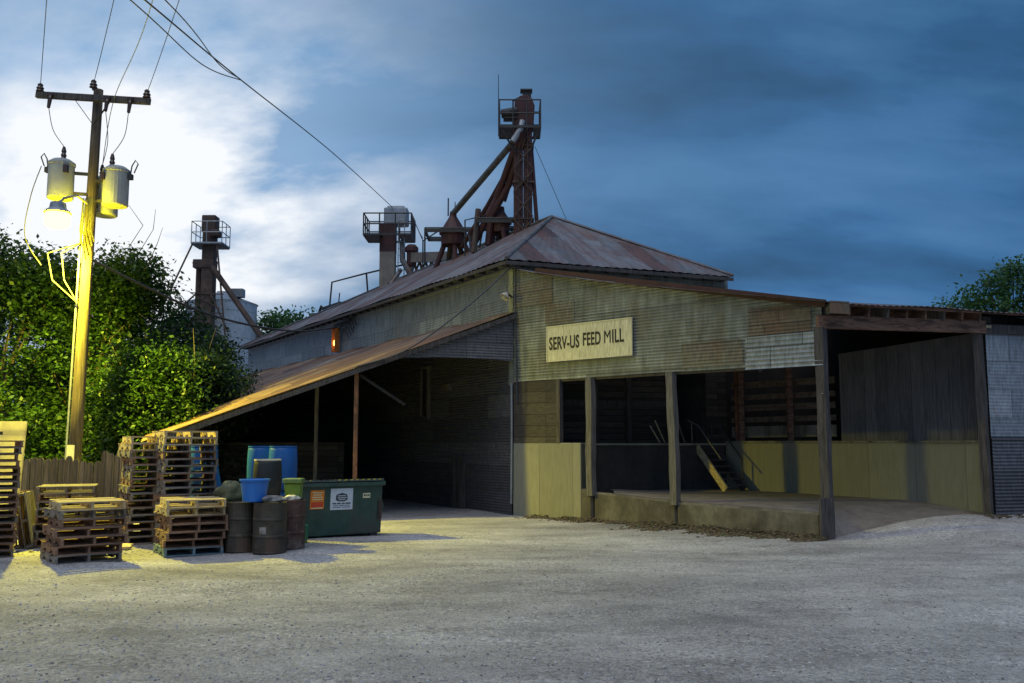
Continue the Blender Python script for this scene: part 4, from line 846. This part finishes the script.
# ------------------------------------------------------------------ pallets
ORD = ['bottom', 'second', 'third', 'fourth', 'fifth', 'sixth', 'seventh', 'eighth', 'ninth', 'tenth', 'eleventh', 'twelfth', 'thirteenth', 'fourteenth', 'fifteenth', 'sixteenth', 'seventeenth', 'eighteenth']
def make_pallet(mat, h, W=1.0, D=1.1, top=None, seed=0):
    rr_ = random.Random(seed); bt = .018
    root = bpy.data.objects.new('pallet', None); root['_org'] = (0, 0, 0)
    def boards(z, n, name, mt):
        m = MB(); bw = .1 if n > 4 else .12
        for i in range(n):
            y = -D / 2 + bw / 2 + (D - bw) * i / (n - 1)
            if rr_.random() < .13 and 0 < i < n - 1: continue
            e = rr_.uniform(-.012, .012); m.box((e, y, z), (W + rr_.uniform(-.01, .01), bw + rr_.uniform(-.01, .01), bt), rr_.uniform(-.006, .006))
        m.build(name, mt, root)
    boards(bt / 2, 5, 'bottom_boards', mat); boards(h - bt / 2, 7, 'deck_boards', top or mat)
    sh_ = h - 2 * bt - .001
    for k in (-1, 0, 1):
        z0 = bt + .0005; z1 = z0 + sh_; x = k * (W / 2 - .025); nt = sh_ * .45
        prof = [(-D / 2, z0), (-D / 2 + .2, z0), (-D / 2 + .22, z0 + nt), (-D / 2 + .4, z0 + nt), (-D / 2 + .42, z0), (D / 2 - .42, z0), (D / 2 - .4, z0 + nt), (D / 2 - .22, z0 + nt), (D / 2 - .2, z0), (D / 2, z0), (D / 2, z1), (-D / 2, z1)]
        m = MB(); n = len(prof); vs = [(x - .02, p, q) for p, q in prof] + [(x + .02, p, q) for p, q in prof]
        quads = [(0, 1, 2, 11), (2, 3, 10, 11) if False else (2, 3, 11), (3, 10, 11)]
        fs = []
        for side_ in (0, n):
            for q in ((0, 1, 2, 11), (2, 3, 11), (3, 6, 10, 11), (3, 4, 5, 6), (6, 7, 10), (7, 8, 9, 10)):
                fs.append(tuple(i + side_ for i in (q if side_ == n else q[::-1])))
        fs += [(i, (i + 1) % n, (i + 1) % n + n, i + n) for i in range(n)]
        m.add(vs, fs); m.build('stringer', mat, root)
    return root
kinds = {}
def pallet_kind(key, *a, **k):
    if key not in kinds: kinds[key] = make_pallet(*a, **k)
    return kinds[key]
used = set()
def put_pallet(proto, loc, rz, label, rx=0, ry=0, group='stacked wooden pallets'):
    if proto.name not in [o.name for o in COL.objects]: COL.objects.link(proto); o = proto
    else: o = copy_tree(proto)
    o.location = loc; o.rotation_euler = (rx, ry, rz)
    return tag(o, label, 'pallet', group)
def stack(x, y, rz, n, h, style, where, jit=.03, lean=(0, 0)):
    for i in range(n):
        mat, tone = style(i)
        pk = pallet_kind((mat, h, i % 3), M[mat], h, seed=hash((mat, i % 2)) % 97 if False else len(kinds) + 5)
        pos = 'topmost' if i == n - 1 else ORD[i]
        put_pallet(pk, (x + lean[0] * i + random.uniform(-jit, jit), y + lean[1] * i + random.uniform(-jit, jit), gz(x, y) + h * i + .004), R(rz + random.uniform(-3, 3)), f'{tone} pallet, {pos} ' + (f'from the ground in {where}' if 0 < i < n - 1 else f'one in {where}'))
gr = lambda i: (('gray_pallet', 'weathered gray') if i % 3 else ('brown_pallet', 'dull brown'))
br_ = lambda i: (('brown_pallet', 'dull brown') if i % 5 else ('gray_pallet', 'weathered gray'))
stack(-8.95, 15.95, 30, 17, .113, br_, 'the tall stack at the left edge', .02)
stack(-6.98, 15.5, 36, 7, .137, lambda i: ('fresh_pallet', 'pale yellowish') if i == 6 else (br_(i)), 'the short stack standing nearest the camera', .06)
stack(-8.62, 18.3, 22, 8, .138, gr, 'the low stack against the fence', .03)
stack(-5.75, 16.95, 28, 7, .137, lambda i: ('blue_pallet', 'faded blue') if i == 0 else (('fresh_pallet', 'pale yellowish') if i >= 5 else br_(i)), 'the short stack beside the drums', .045)
stack(-6.45, 18.45, 31, 16, .135, lambda i: ('fresh_pallet', 'pale yellowish') if i >= 14 else gr(i), 'the tall stack behind the blue based one', .022)
stack(-7.2, 18.75, 33, 15, .137, lambda i: ('fresh_pallet', 'pale yellowish') if i >= 13 else gr(i + 1), 'the tall stack nearest the fence end', .05)
lk = pallet_kind(('lean', 0), M['gray_pallet'], .13, seed=31)
put_pallet(lk, (-9.12, 17.7, .5), R(20), 'gray pallet leaning upright between two stacks left of the fence', 0, R(80), group='pallets leaning upright')
lk2 = pallet_kind(('lean', 1), M['brown_pallet'], .13, seed=32)
put_pallet(lk2, (-9.3, 17.75, .5), R(16), 'brown pallet leaning upright against the tall left stack', 0, R(83), group='pallets leaning upright')
pn = thing('plastic_sheet_panel', (-9.6, 17.25, 0), 'cream plastic panel with hand slot standing behind the tall left stack', 'panel')
m = MB(); W_, H_ = 1.2, 2.32
out = [(-W_ / 2, 0), (W_ / 2, 0), (W_ / 2, H_ - .05), (W_ / 2 - .05, H_), (-W_ / 2 + .05, H_), (-W_ / 2, H_ - .05)]
hx0, hx1, hz0, hz1 = .02, .18, 2.07, 2.13
def pp(x, z, t): return (-9.66 + x + .02 * z / H_, 17.25 + .18 * z / H_ - t, z)
xs_ = [-W_ / 2, hx0, hx1, W_ / 2]; zs_ = [0, hz0, hz1, H_]
for i in range(3):
    for j in range(3):
        if i == 1 and j == 1: continue
        m.hexa([pp(xs_[i], zs_[j], .03), pp(xs_[i + 1], zs_[j], .03), pp(xs_[i + 1], zs_[j], 0), pp(xs_[i], zs_[j], 0)], [pp(xs_[i], zs_[j + 1], .03), pp(xs_[i + 1], zs_[j + 1], .03), pp(xs_[i + 1], zs_[j + 1], 0), pp(xs_[i], zs_[j + 1], 0)])
m.build('board', M['panel'], pn)
m = MB(); m.hexa([pp(hx0, hz0, -.01), pp(hx1, hz0, -.01), pp(hx1, hz0, -.02), pp(hx0, hz0, -.02)], [pp(hx0, hz1, -.01), pp(hx1, hz1, -.01), pp(hx1, hz1, -.02), pp(hx0, hz1, -.02)]); m.build('slot_dark_backing', M['black_plastic'], pn)  # black sheet set behind the open slot, standing in for its shade
for k, (x, y, rz, l, lab) in enumerate(((-7.35, 17.3, 12, .75, 'longer scrap board lying on the ground between the pallet stacks'), (-7.3, 17.7, -25, .5, 'short scrap board lying behind the longer one by the fence'), (-7.75, 17.75, 40, .35, 'stubby wood block lying at the foot of the fence'))):
    b = MB(); b.box((x, y, gz(x, y) + .04), (l, .14, .05 if k < 2 else .12), R(rz), R(6)); tag(b.build('scrap_board', M['fresh_pallet'], bevel=.004), lab, 'scrap wood')

# ------------------------------------------------------------------ drums, barrels, tubs
def drum(x, y, z, mat, label, group='rusty steel drums', r=.29, h=.88):
    t = thing('steel_drum', (x, y, z), label, 'drum', group)
    pr_ = [(r * .97, 0), (r * 1.015, .01), (r * 1.015, .03), (r, .04)]
    for zz in (h / 3, 2 * h / 3): pr_ += [(r, zz - .03), (r * 1.03, zz - .012), (r * 1.03, zz + .012), (r, zz + .03)]
    pr_ += [(r, h - .04), (r * 1.015, h - .03), (r * 1.015, h), (r * .96, h), (r * .95, h - .02), (.001, h - .018)]
    MB().lathe(pr_, (x, y, z), 28).build('shell', M[mat], t)
    m = MB(); m.lathe([(.04, h - .018), (.04, h - .004), (.001, h - .004)], (x + r * .6, y, z), 10); m.build('bung', M['dark_steel'], t)
    return t
drum(-4.87, 17.0, gz(-4.76, 17), 'drum', 'dark rusty steel drum at the left end of the drum row')
d2 = drum(-4.28, 16.72, gz(-4.17, 16.7), 'drum', 'dark rusty steel drum with a pale scuffed patch, middle of the row')
m = MB()
for k in range(4):
    g0 = R(-112 + k * 6); g1 = R(-112 + (k + 1) * 6); r = .2935
    m.add([(-4.28 + r * math.cos(g), 16.72 + r * math.sin(g), z) for g, z in ((g0, .34), (g1, .34), (g1, .46), (g0, .46))], [(0, 1, 2, 3)])
m.build('pale_patch', M['rag'], d2)
drum(-4.08, 17.3, gz(-3.9, 17.2), 'drum_red', 'reddish rusty drum squeezed between the middle drum and the dumpster')
drum(-4.75, 18.3, gz(-4.75, 18.3), 'drum', 'rusty drum under the black barrel behind the drum row')
drum(-5.33, 17.75, gz(-5.3, 17.7), 'drum', 'rusty drum under the olive canvas bundle beside the short stack')
def barrel(x, y, z, mat, label, r=.29, h=.93, group='blue plastic barrels', rim=None):
    t = thing('plastic_barrel', (x, y, z), label, 'barrel', group)
    MB().lathe([(r * .86, 0), (r * .93, .03), (r * .97, .1), (r, h * .3), (r * 1.01, h * .5), (r, h * .7), (r * .97, h - .09), (r * .93, h - .04), (r * .9, h - .03)], (x, y, z), 28).build('body', M[mat], t, smooth=True)
    m = MB(); m.lathe([(r * .9, h - .035), (r * .96, h - .03), (r * .96, h), (r * .88, h), (r * .86, h - .03), (.001, h - .028)], (x, y, z), 28); m.build('rim', M[rim or mat], t)
    return t
barrel(-4.72, 19.35, 0, 'blue_plastic', 'blue barrel at the bottom of the right pair behind the black barrel')
barrel(-4.72, 19.35, .93, 'blue_plastic', 'blue barrel on top of the right pair behind the black barrel')
barrel(-5.3, 19.85, 0, 'blue_plastic', 'blue barrel at the bottom of the left pair in the lean-to')
barrel(-5.3, 19.85, .93, 'blue_plastic', 'blue barrel on top of the left pair in the lean-to')
barrel(-6.55, 19.95, 0, 'blue_plastic', 'lower blue barrel hidden behind the tall pallet stack')
barrel(-6.55, 19.95, .93, 'blue_plastic', 'upper blue barrel glimpsed through the tall pallet stack')
barrel(-4.76, 18.3, .885, 'black_plastic', 'black barrel with a cream rim standing on a drum behind the blue tub', .27, .72, None, 'lid_cream')
tb = thing('blue_tub', (-4.58, 16.72, .88), 'bright blue open tub sitting on top of the drums', 'tub')
MB().lathe([(.19, .885), (.2, .89), (.245, 1.24), (.265, 1.245), (.268, 1.28), (.25, 1.283), (.235, 1.24), (.19, .91), (.001, .905)], (-4.58, 16.75, 0), 28).build('body', M['bright_blue'], tb, smooth=False)
cone = thing('plastic_hood', (-6, 19, 0), 'slanting blue plastic hood showing at the right of the tall stack', 'plastic hood')
m = MB(); m.hexa([(-6.2, 18.9, .35), (-5.78, 18.85, .35), (-5.78, 19.2, .35), (-6.2, 19.2, .35)], [(-6.12, 18.95, 1.52), (-5.98, 18.95, 1.52), (-5.98, 19.1, 1.52), (-6.12, 19.1, 1.52)]); m.build('body', M['blue_plastic'], cone, bevel=.03)
MB().box((-5.99, 19.02, .17), (.36, .3, .34)).build('base', M['drum'], cone, bevel=.01)
lm = thing('lime_bin', (-3.98, 17.4, .88), 'lime green lidded bin standing between the drums and the dumpster', 'bin')
x, y = -4.06, 17.5
MB().hexa([(x - .13, y - .1, .885), (x + .13, y - .1, .885), (x + .13, y + .12, .885), (x - .13, y + .12, .885)], [(x - .15, y - .12, 1.17), (x + .15, y - .12, 1.17), (x + .15, y + .14, 1.17), (x - .15, y + .14, 1.17)]).build('body', M['lime'], lm, bevel=.012)
MB().box((x, y + .01, 1.22), (.35, .32, .09)).build('lid', M['lime_dull'], lm, bevel=.015)
gc = thing('green_tote', (-3.86, 17.95, 0), 'small green plastic tote on the ground at the dumpster corner', 'tote')
x, y = -4.0, 18.1
MB().hexa([(x - .1, y - .1, 0.01), (x + .07, y - .1, 0.01), (x + .07, y + .1, 0.01), (x - .1, y + .1, 0.01)], [(x - .12, y - .12, .36), (x + .08, y - .12, .36), (x + .08, y + .12, .36), (x - .12, y + .12, .36)]).build('body', M['green_bin'], gc, bevel=.01)

def lump(name, c, s, mat, label, cat, seed=1, folds=7):
    m = MB(); r_ = random.Random(seed); nu, nv = 26, 14; vs = []; fs = []
    for j in range(nv + 1):
        th = math.pi * j / nv
        for i in range(nu):
            ph = 2 * math.pi * i / nu; k = 1 + .14 * math.sin(folds * ph + 3 * th + seed) * math.sin(th) + .1 * math.sin(5 * th + 2 * ph) + r_.uniform(-.03, .03)
            vs.append((c[0] + s[0] * k * math.sin(th) * math.cos(ph), c[1] + s[1] * k * math.sin(th) * math.sin(ph), max(c[2] - s[2] * .62, c[2] + s[2] * k * math.cos(th))))
    for j in range(nv):
        for i in range(nu): a = j * nu + i; b = j * nu + (i + 1) % nu; fs.append((a, a + nu, b + nu, b))
    m.add(vs, fs); return tag(m.build(name, mat, smooth=True), label, cat)
lump('canvas_bundle', (-5.25, 17.6, .98), (.27, .26, .22), M['canvas'], 'folded olive canvas bundle heaped on a drum beside the blue tub', 'canvas bundle', 4, 5)
lump('rag_heap', (-4.27, 16.75, .925), (.24, .17, .065), M['rag'], 'dark crumpled rag lying on top of the middle drum', 'rag', 2, 6)
lump('rag_heap', (-4.02, 17.2, .915), (.14, .1, .06), M['lid_cream'], 'pale crumpled scrap of cloth on the reddish drum', 'rag', 9, 5)

# ------------------------------------------------------------------ dumpster
dl = Vector((-4.2, 18.65, 0)); dd = Vector((.8, .6, 0)).normalized(); dn = Vector((dd.y, -dd.x, 0)); L_ = 1.86
DX = dd; DB = -dn
du = thing('dumpster', (-3.4, 20, 0), 'dark green steel dumpster with stickers in front of the lean-to', 'dumpster')
DW = .95
def dp(s, b, z): p = dl + DX * s + DB * b; return Vector((p.x, p.y, z))
m = MB(); m.hexa([dp(0, .06, .06), dp(L_, .06, .06), dp(L_, DW - .08, .06), dp(0, DW - .08, .06)], [dp(0, 0, 1.12), dp(L_, 0, 1.12), dp(L_, DW, 1.0), dp(0, DW, 1.0)]); m.build('body', M['green_paint'], du, bevel=.012)
m = MB(); m.bar(dp(-.03, -.025, 1.08), dp(L_ + .03, -.025, 1.08), .07, .08); m.bar(dp(-.03, -.02, 1.09), dp(-.03, DW, .98), .06, .08); m.bar(dp(L_ + .03, -.02, 1.09), dp(L_ + .03, DW, .98), .06, .08); m.build('rim', M['green_paint'], du, bevel=.01)
for s0_ in (0, L_ / 2):
    m = MB(); nn = 14
    for k in range(nn):
        a = s0_ + .01 + (L_ / 2 - .02) * k / nn; b = s0_ + .01 + (L_ / 2 - .02) * (k + 1) / nn; h = .022 if k % 2 else .0
        m.hexa([dp(a, -.06, 1.14), dp(b, -.06, 1.14), dp(b, DW, 1.03), dp(a, DW, 1.03)], [dp(a, -.06, 1.165 + h), dp(b, -.06, 1.165 + h), dp(b, DW, 1.055 + h), dp(a, DW, 1.055 + h)])
    m.build('lid', M['dump_lid'], du)
for s in (-.07, L_ + .07):
    m = MB(); m.hexa([dp(s - .07, .2, .5), dp(s + .07, .2, .5), dp(s + .07, .75, .5), dp(s - .07, .75, .5)], [dp(s - .07, .2, .66), dp(s + .07, .2, .66), dp(s + .07, .75, .66), dp(s - .07, .75, .66)]); m.build('fork_pocket', M['green_paint'], du, bevel=.01)
for s in (.06, L_ - .06): MB().bar(dp(s, .0, .35), dp(s, -.03, .72), .06, .05).build('latch_bracket', M['rust_leg'], du)
for s in (.15, L_ - .15):
    for b in (.15, .8): MB().box(dp(s, b, .03), (.16, .12, .06), math.atan2(DX.y, DX.x)).build('skid_foot', M['dark_steel'], du)
tilt = .06 / .92
def dface(s, z, off=.004): return dp(s, .06 - (z - .1) * tilt - off, z)
def plate(s0, s1, z0, z1, off, mat, name, par):
    m = MB(); m.hexa([dface(s0, z0, off), dface(s1, z0, off), dface(s1, z0, off - .003), dface(s0, z0, off - .003)], [dface(s0, z1, off), dface(s1, z1, off), dface(s1, z1, off - .003), dface(s0, z1, off - .003)]); return m.build(name, M[mat], par)
so = plate(.23, .53, .6, .98, .006, 'sticker_orange', 'orange_sticker', du)
plate(.25, .51, .64, .74, .009, 'sticker_red', 'red_band', so)
for z, a, b in ((.92, .27, .5), (.875, .29, .47), (.83, .27, .49), (.785, .28, .5), (.615, .26, .5)): plate(a, b, z, z + .018, .009, 'ink_light', 'print_line', so)
sw_ = plate(.67, 1.17, .57, 1.0, .006, 'sticker_white', 'white_sticker', du)
m = MB(); pts = [(.79, .84), (.79, .77), (.85, .74), (.99, .74), (1.05, .77), (1.05, .84), (1.03, .88), (.92, .91), (.81, .88)]
f_ = [dface(a, z, .0095) for a, z in pts]; b_ = [dface(a, z, .0065) for a, z in pts]; n = len(pts)
m.add(f_ + b_, [tuple(range(n)), tuple(range(2 * n - 1, n - 1, -1))] + [(i + n, (i + 1) % n + n, (i + 1) % n, i) for i in range(n)]); m.build('badge', M['ink_dark'], sw_)
for z, a, b in ((.845, .83, 1.01), (.805, .82, 1.03), (.77, .85, 1.0)): plate(a, b, z, z + .014, .013, 'sticker_white', 'badge_line', sw_)
for z, segs in ((.685, ((.72, .8), (.82, .9), (.925, .99), (1.01, 1.12))), (.65, ((.74, .85), (.87, .97), (.99, 1.1))), (.615, ((.72, .9), (.93, 1.12)))):
    for a, b in segs: plate(a, b, z, z + (.026 if z > .67 else .012), .009, 'ink_dark', 'print_line', sw_)
sy = plate(1.4, 1.57, .79, .89, .006, 'sticker_cream', 'cream_sticker', du)
for a, b in ((1.42, 1.46), (1.475, 1.505), (1.52, 1.555)): plate(a, b, .825, .865, .009, 'ink_dark', 'print_line', sy)

# ------------------------------------------------------------------ trees
def crown_mesh(name, ells, nleaf, size, mat, seed, clusters=70, spread=.42):
    r_ = np.random.RandomState(seed); V = []; cen = []
    per = max(20, nleaf // (clusters * len(ells)))
    for (cx, cy, cz_, rx, ry, rz_) in ells:
        d = r_.normal(size=(clusters, 3)); d /= np.linalg.norm(d, axis=1)[:, None]
        rad = r_.uniform(.35, 1.08, (clusters, 1)) ** .6
        cc = np.array([cx, cy, cz_]) + d * rad * np.array([rx, ry, rz_]); cen.append(cc)
        for c in cc:
            k = int(per * r_.uniform(.5, 1.6)); sp_ = spread * r_.uniform(.6, 1.3)
            V.append(c + np.clip(r_.normal(size=(k, 3)), -1.7, 1.7) * sp_ * np.array([1, 1, .65]))
    P = np.concatenate(V); P = P[P[:, 2] > .05]; n = len(P)
    a = r_.uniform(0, 2 * np.pi, n); tilt_ = r_.normal(0, .55, n)
    ax = np.stack([np.cos(a) * np.cos(tilt_), np.sin(a) * np.cos(tilt_), np.sin(tilt_) - .25], 1); ax /= np.linalg.norm(ax, axis=1)[:, None]
    up_ = np.stack([r_.normal(0, .5, n), r_.normal(0, .5, n), np.ones(n)], 1); sd = np.cross(ax, up_); sd /= np.linalg.norm(sd, axis=1)[:, None]
    s = (size * r_.uniform(.6, 1.35, n))[:, None]
    v = np.empty((n, 4, 3)); v[:, 0] = P; v[:, 1] = P + ax * s * .55 + sd * s * .32; v[:, 2] = P + ax * s * 1.1; v[:, 3] = P + ax * s * .5 - sd * s * .32 + np.array([0, 0, -.02])
    me = bpy.data.meshes.new(name); me.vertices.add(4 * n); me.vertices.foreach_set('co', v.reshape(-1))
    me.loops.add(4 * n); me.loops.foreach_set('vertex_index', np.arange(4 * n)); me.polygons.add(n); me.polygons.foreach_set('loop_start', np.arange(0, 4 * n, 4)); me.update(calc_edges=True); me.validate()
    me.materials.append(mat); return me, np.concatenate(cen)
def tree(x, y, label, ells, nleaf, size, mat, seed, trunk_h, tr=.13, clusters=70, spread=.42, bare=0, name='tree', cat='tree', group=None):
    t = thing(name, (x, y, 0), label, cat, group)
    me, cen = crown_mesh('crown', ells, nleaf, size, M[mat], seed, clusters, spread)
    o = bpy.data.objects.new('crown', me); COL.objects.link(o); o.parent = t
    r_ = random.Random(seed); m = MB(); m.tube([(x, y, -.1), (x + .05, y, trunk_h * .5), (x - .04, y + .05, trunk_h), (x, y, trunk_h * 1.5)], [tr * 1.25, tr, tr * .8, tr * .35], 8)
    for i in r_.sample(range(len(cen)), min(26, len(cen))):
        c = Vector(cen[i]) + Vector((x, y, 0)); s = Vector((x, y, trunk_h * r_.uniform(.35, 1.3))); mid = s * .55 + c * .45 + Vector((0, 0, .25)); m.tube([s, mid, c], [tr * .32, tr * .2, .012], 5)
    for i in range(bare):
        c = Vector(cen[r_.randrange(len(cen))]) + Vector((x, y, 0)); e = c
        for k in range(3): e2_ = e + Vector((r_.uniform(-.5, .5), r_.uniform(-.4, .4), r_.uniform(.25, .75))); m.tube([e, e2_], [.018 - .004 * k, .014 - .004 * k], 4); e = e2_
    m.build('trunk', M['bark'], t); return t
TR = 'trees behind the board fence'
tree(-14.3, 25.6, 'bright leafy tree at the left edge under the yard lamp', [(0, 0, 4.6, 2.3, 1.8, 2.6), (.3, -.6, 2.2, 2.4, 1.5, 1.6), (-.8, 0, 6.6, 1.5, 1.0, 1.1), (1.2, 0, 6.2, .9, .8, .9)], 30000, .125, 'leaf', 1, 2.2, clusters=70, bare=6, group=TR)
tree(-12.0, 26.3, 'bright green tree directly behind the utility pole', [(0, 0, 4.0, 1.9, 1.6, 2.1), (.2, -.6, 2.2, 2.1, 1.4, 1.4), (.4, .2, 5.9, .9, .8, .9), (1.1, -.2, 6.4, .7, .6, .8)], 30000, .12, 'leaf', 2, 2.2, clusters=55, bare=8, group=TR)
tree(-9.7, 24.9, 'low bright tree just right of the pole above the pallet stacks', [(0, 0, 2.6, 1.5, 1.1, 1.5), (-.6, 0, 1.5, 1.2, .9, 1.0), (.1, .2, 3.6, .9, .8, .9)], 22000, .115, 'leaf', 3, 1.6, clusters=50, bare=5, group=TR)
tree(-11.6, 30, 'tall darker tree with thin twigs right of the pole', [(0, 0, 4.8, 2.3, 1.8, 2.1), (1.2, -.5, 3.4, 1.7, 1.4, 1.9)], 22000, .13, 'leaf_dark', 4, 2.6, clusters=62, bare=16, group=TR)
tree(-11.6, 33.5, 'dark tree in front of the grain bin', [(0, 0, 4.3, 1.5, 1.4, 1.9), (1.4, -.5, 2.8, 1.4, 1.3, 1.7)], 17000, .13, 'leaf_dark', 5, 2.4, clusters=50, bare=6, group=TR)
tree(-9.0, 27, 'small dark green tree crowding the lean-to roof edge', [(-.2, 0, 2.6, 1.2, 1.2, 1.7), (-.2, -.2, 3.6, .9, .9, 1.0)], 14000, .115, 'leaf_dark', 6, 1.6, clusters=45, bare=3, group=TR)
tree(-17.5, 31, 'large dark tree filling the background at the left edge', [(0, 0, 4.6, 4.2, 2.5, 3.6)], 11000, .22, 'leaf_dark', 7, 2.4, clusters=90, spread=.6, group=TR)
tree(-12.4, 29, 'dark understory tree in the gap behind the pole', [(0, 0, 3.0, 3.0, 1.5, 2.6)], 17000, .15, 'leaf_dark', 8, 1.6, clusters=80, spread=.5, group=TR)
tree(-14.9, 60, 'far tree between the grain bin and the mill roof', [(0, 0, 7.9, 2.4, 2, 2.6)], 9000, .26, 'leaf_blue', 9, 4, .22, clusters=60, spread=.55)
tree(18.2, 34, 'thin leafy tree rising behind the shed roof at right', [(0, 0, 6.5, 2.0, 1.6, 1.7), (.4, 0, 7.6, 1.0, .9, 1.0), (-1.3, 0, 6.7, .9, .8, .9)], 6500, .15, 'leaf_blue', 10, 4.6, .16, clusters=60, spread=.3)

# ------------------------------------------------------------------ sky, light, camera
SUN_EL, SUN_ROT = 66, 200
w = bpy.data.worlds.new('World'); scene.world = w; w.use_nodes = True
T = NT.__new__(NT); T.m = w; T.t = w.node_tree; T.t.nodes.clear()
sky = T.n('TexSky', {'sky_type': 'NISHITA', 'sun_disc': False, 'sun_elevation': R(4), 'sun_rotation': R(SUN_ROT), 'altitude': 150, 'air_density': 1.3, 'dust_density': .6, 'ozone_density': 4.0})
gen = T.n('TexCoord').outputs['Generated']
sep = T.n('SeparateXYZ', None, Vector=gen)
zz = T.math('ADD', T.math('MAXIMUM', sep.outputs[2], 0.0), .42)
cx_ = T.math('DIVIDE', sep.outputs[0], zz); cy_ = T.math('DIVIDE', sep.outputs[1], zz)
cv = T.n('CombineXYZ', None, X=cx_, Y=cy_, Z=0.0).outputs[0]
mp = T.n('Mapping', None, Vector=cv, Rotation=(0, 0, R(35)), Scale=(.55, 1.25, 1)).outputs[0]
n1 = T.noise(mp, 1.7, 7, .5); n2 = T.noise(T.n('Mapping', None, Vector=cv, Rotation=(0, 0, R(-20)), Scale=(.35, .8, 1), Location=(3.1, 1.7, 0)).outputs[0], 2.2, 6, .52)
def dirv(px, py):
    F_ = 931.0; P_ = math.atan(102.5 / F_); c_, s_ = math.cos(P_), math.sin(P_); a = (px - 512) / F_; b = (341.5 - py) / F_
    return Vector((a, c_ - b * s_, s_ + b * c_)).normalized()
def lobe(px, py, p):
    d = T.n('VectorMath', {'operation': 'DOT_PRODUCT'}, i0=T.n('VectorMath', {'operation': 'NORMALIZE'}, i0=gen).outputs[0], i1=tuple(dirv(px, py))).outputs[1]
    return T.math('POWER', T.math('MAXIMUM', d, 0.0), p)
K = 10.0
cloud = T.ramp(n1, [(.28, tuple(K * x for x in (.022, .066, .145))), (.45, tuple(K * x for x in (.028, .107, .25))), (.6, tuple(K * x for x in (.05, .16, .36))), (.78, tuple(K * x for x in (.1, .25, .5)))])
cl2 = T.mix(T.ramp(n2, [(.42, 0), (.72, .55)]), cloud, tuple(K * x for x in (.03, .085, .165)) + (1,))
base = T.mix(.94, sky.outputs[0], cl2)
n3 = T.noise(T.n('Mapping', None, Vector=cv, Rotation=(0, 0, R(50)), Scale=(.8, 1.3, 1), Location=(.7, 2.2, 0)).outputs[0], 2.3, 8, .55)
n4 = T.noise(T.n('Mapping', None, Vector=cv, Rotation=(0, 0, R(10)), Scale=(.5, 1.1, 1), Location=(5.2, .4, 0)).outputs[0], 3.4, 6, .52)
base = T.mix(T.ramp(n4, [(.36, .62), (.52, 0)]), base, tuple(K * x for x in (.02, .055, .11)) + (1,))
base = T.mix(T.ramp(n4, [(.5, 0), (.66, .55)]), base, tuple(K * x for x in (.1, .24, .46)) + (1,))
soft = T.math('MULTIPLY', T.math('ADD', T.math('MULTIPLY', lobe(165, 150, 22), .72), T.math('MULTIPLY', lobe(90, 0, 8), .2)), T.ramp(n1, [(.25, .55), (.7, 1.15)]), True)
base = T.mix(soft, base, tuple(K * x for x in (.3, .53, .84)) + (1,))
gn = T.math('MULTIPLY', T.math('ADD', lobe(225, 175, 84), T.math('MULTIPLY', lobe(65, 205, 110), .6)), T.ramp(n3, [(.39, .1), (.49, .85), (.59, 1.7)]), True)
base = T.mix(gn, base, tuple(K * x for x in (.95, .98, 1.02)) + (1,))
# the unseen overcast overhead and behind the camera is brighter
ovh = T.math('MAXIMUM', T.math('MULTIPLY', T.math('SUBTRACT', sep.outputs[2], .5), 1.6), T.math('MULTIPLY', sep.outputs[1], -.7), True)
base = T.mix(T.math('MINIMUM', ovh, 1.0), base, tuple(K * x for x in (.27, .42, .66)) + (1,))
bg = T.n('Background', None, Color=base, Strength=.1); T.n('OutputWorld', None, Surface=bg.outputs[0])
sun = bpy.data.lights.new('sun', 'SUN'); sun.energy = 1.25; sun.angle = R(50); sun.color = (1, .97, .98)
so_ = bpy.data.objects.new('sun', sun); COL.objects.link(so_)
az = R(SUN_ROT); dv = Vector((math.sin(az) * math.cos(R(SUN_EL)), math.cos(az) * math.cos(R(SUN_EL)), math.sin(R(SUN_EL))))
so_.rotation_euler = dv.to_track_quat('Z', 'Y').to_euler()
pl = bpy.data.lights.new('yard_lamp_light', 'SPOT'); pl.energy = 8200; pl.color = (1, .88, .06); pl.shadow_soft_size = .12; pl.spot_size = R(180); pl.spot_blend = .8
po = bpy.data.objects.new('yard_lamp_light', pl); COL.objects.link(po); po.location = (LP_.x, LP_.y, LP_.z - .36)
cam = bpy.data.cameras.new('camera'); cam.sensor_width = 36; cam.lens = 931 / 1024 * 36; cam.clip_end = 5000
co = bpy.data.objects.new('camera', cam); COL.objects.link(co); co.location = (0, 0, 1.9); co.rotation_euler = (R(90) + math.atan(102.5 / 931), 0, 0)
scene.camera = co
vs_ = scene.view_settings; vs_.view_transform = 'Standard'; vs_.look = 'None'; vs_.exposure = 0; vs_.gamma = 1
scene.render.engine = 'CYCLES'; scene.cycles.use_denoising = True; scene.cycles.max_bounces = 6; scene.cycles.sample_clamp_indirect = 4
for o in list(bpy.data.objects):
    if '_org' in o: del o['_org']
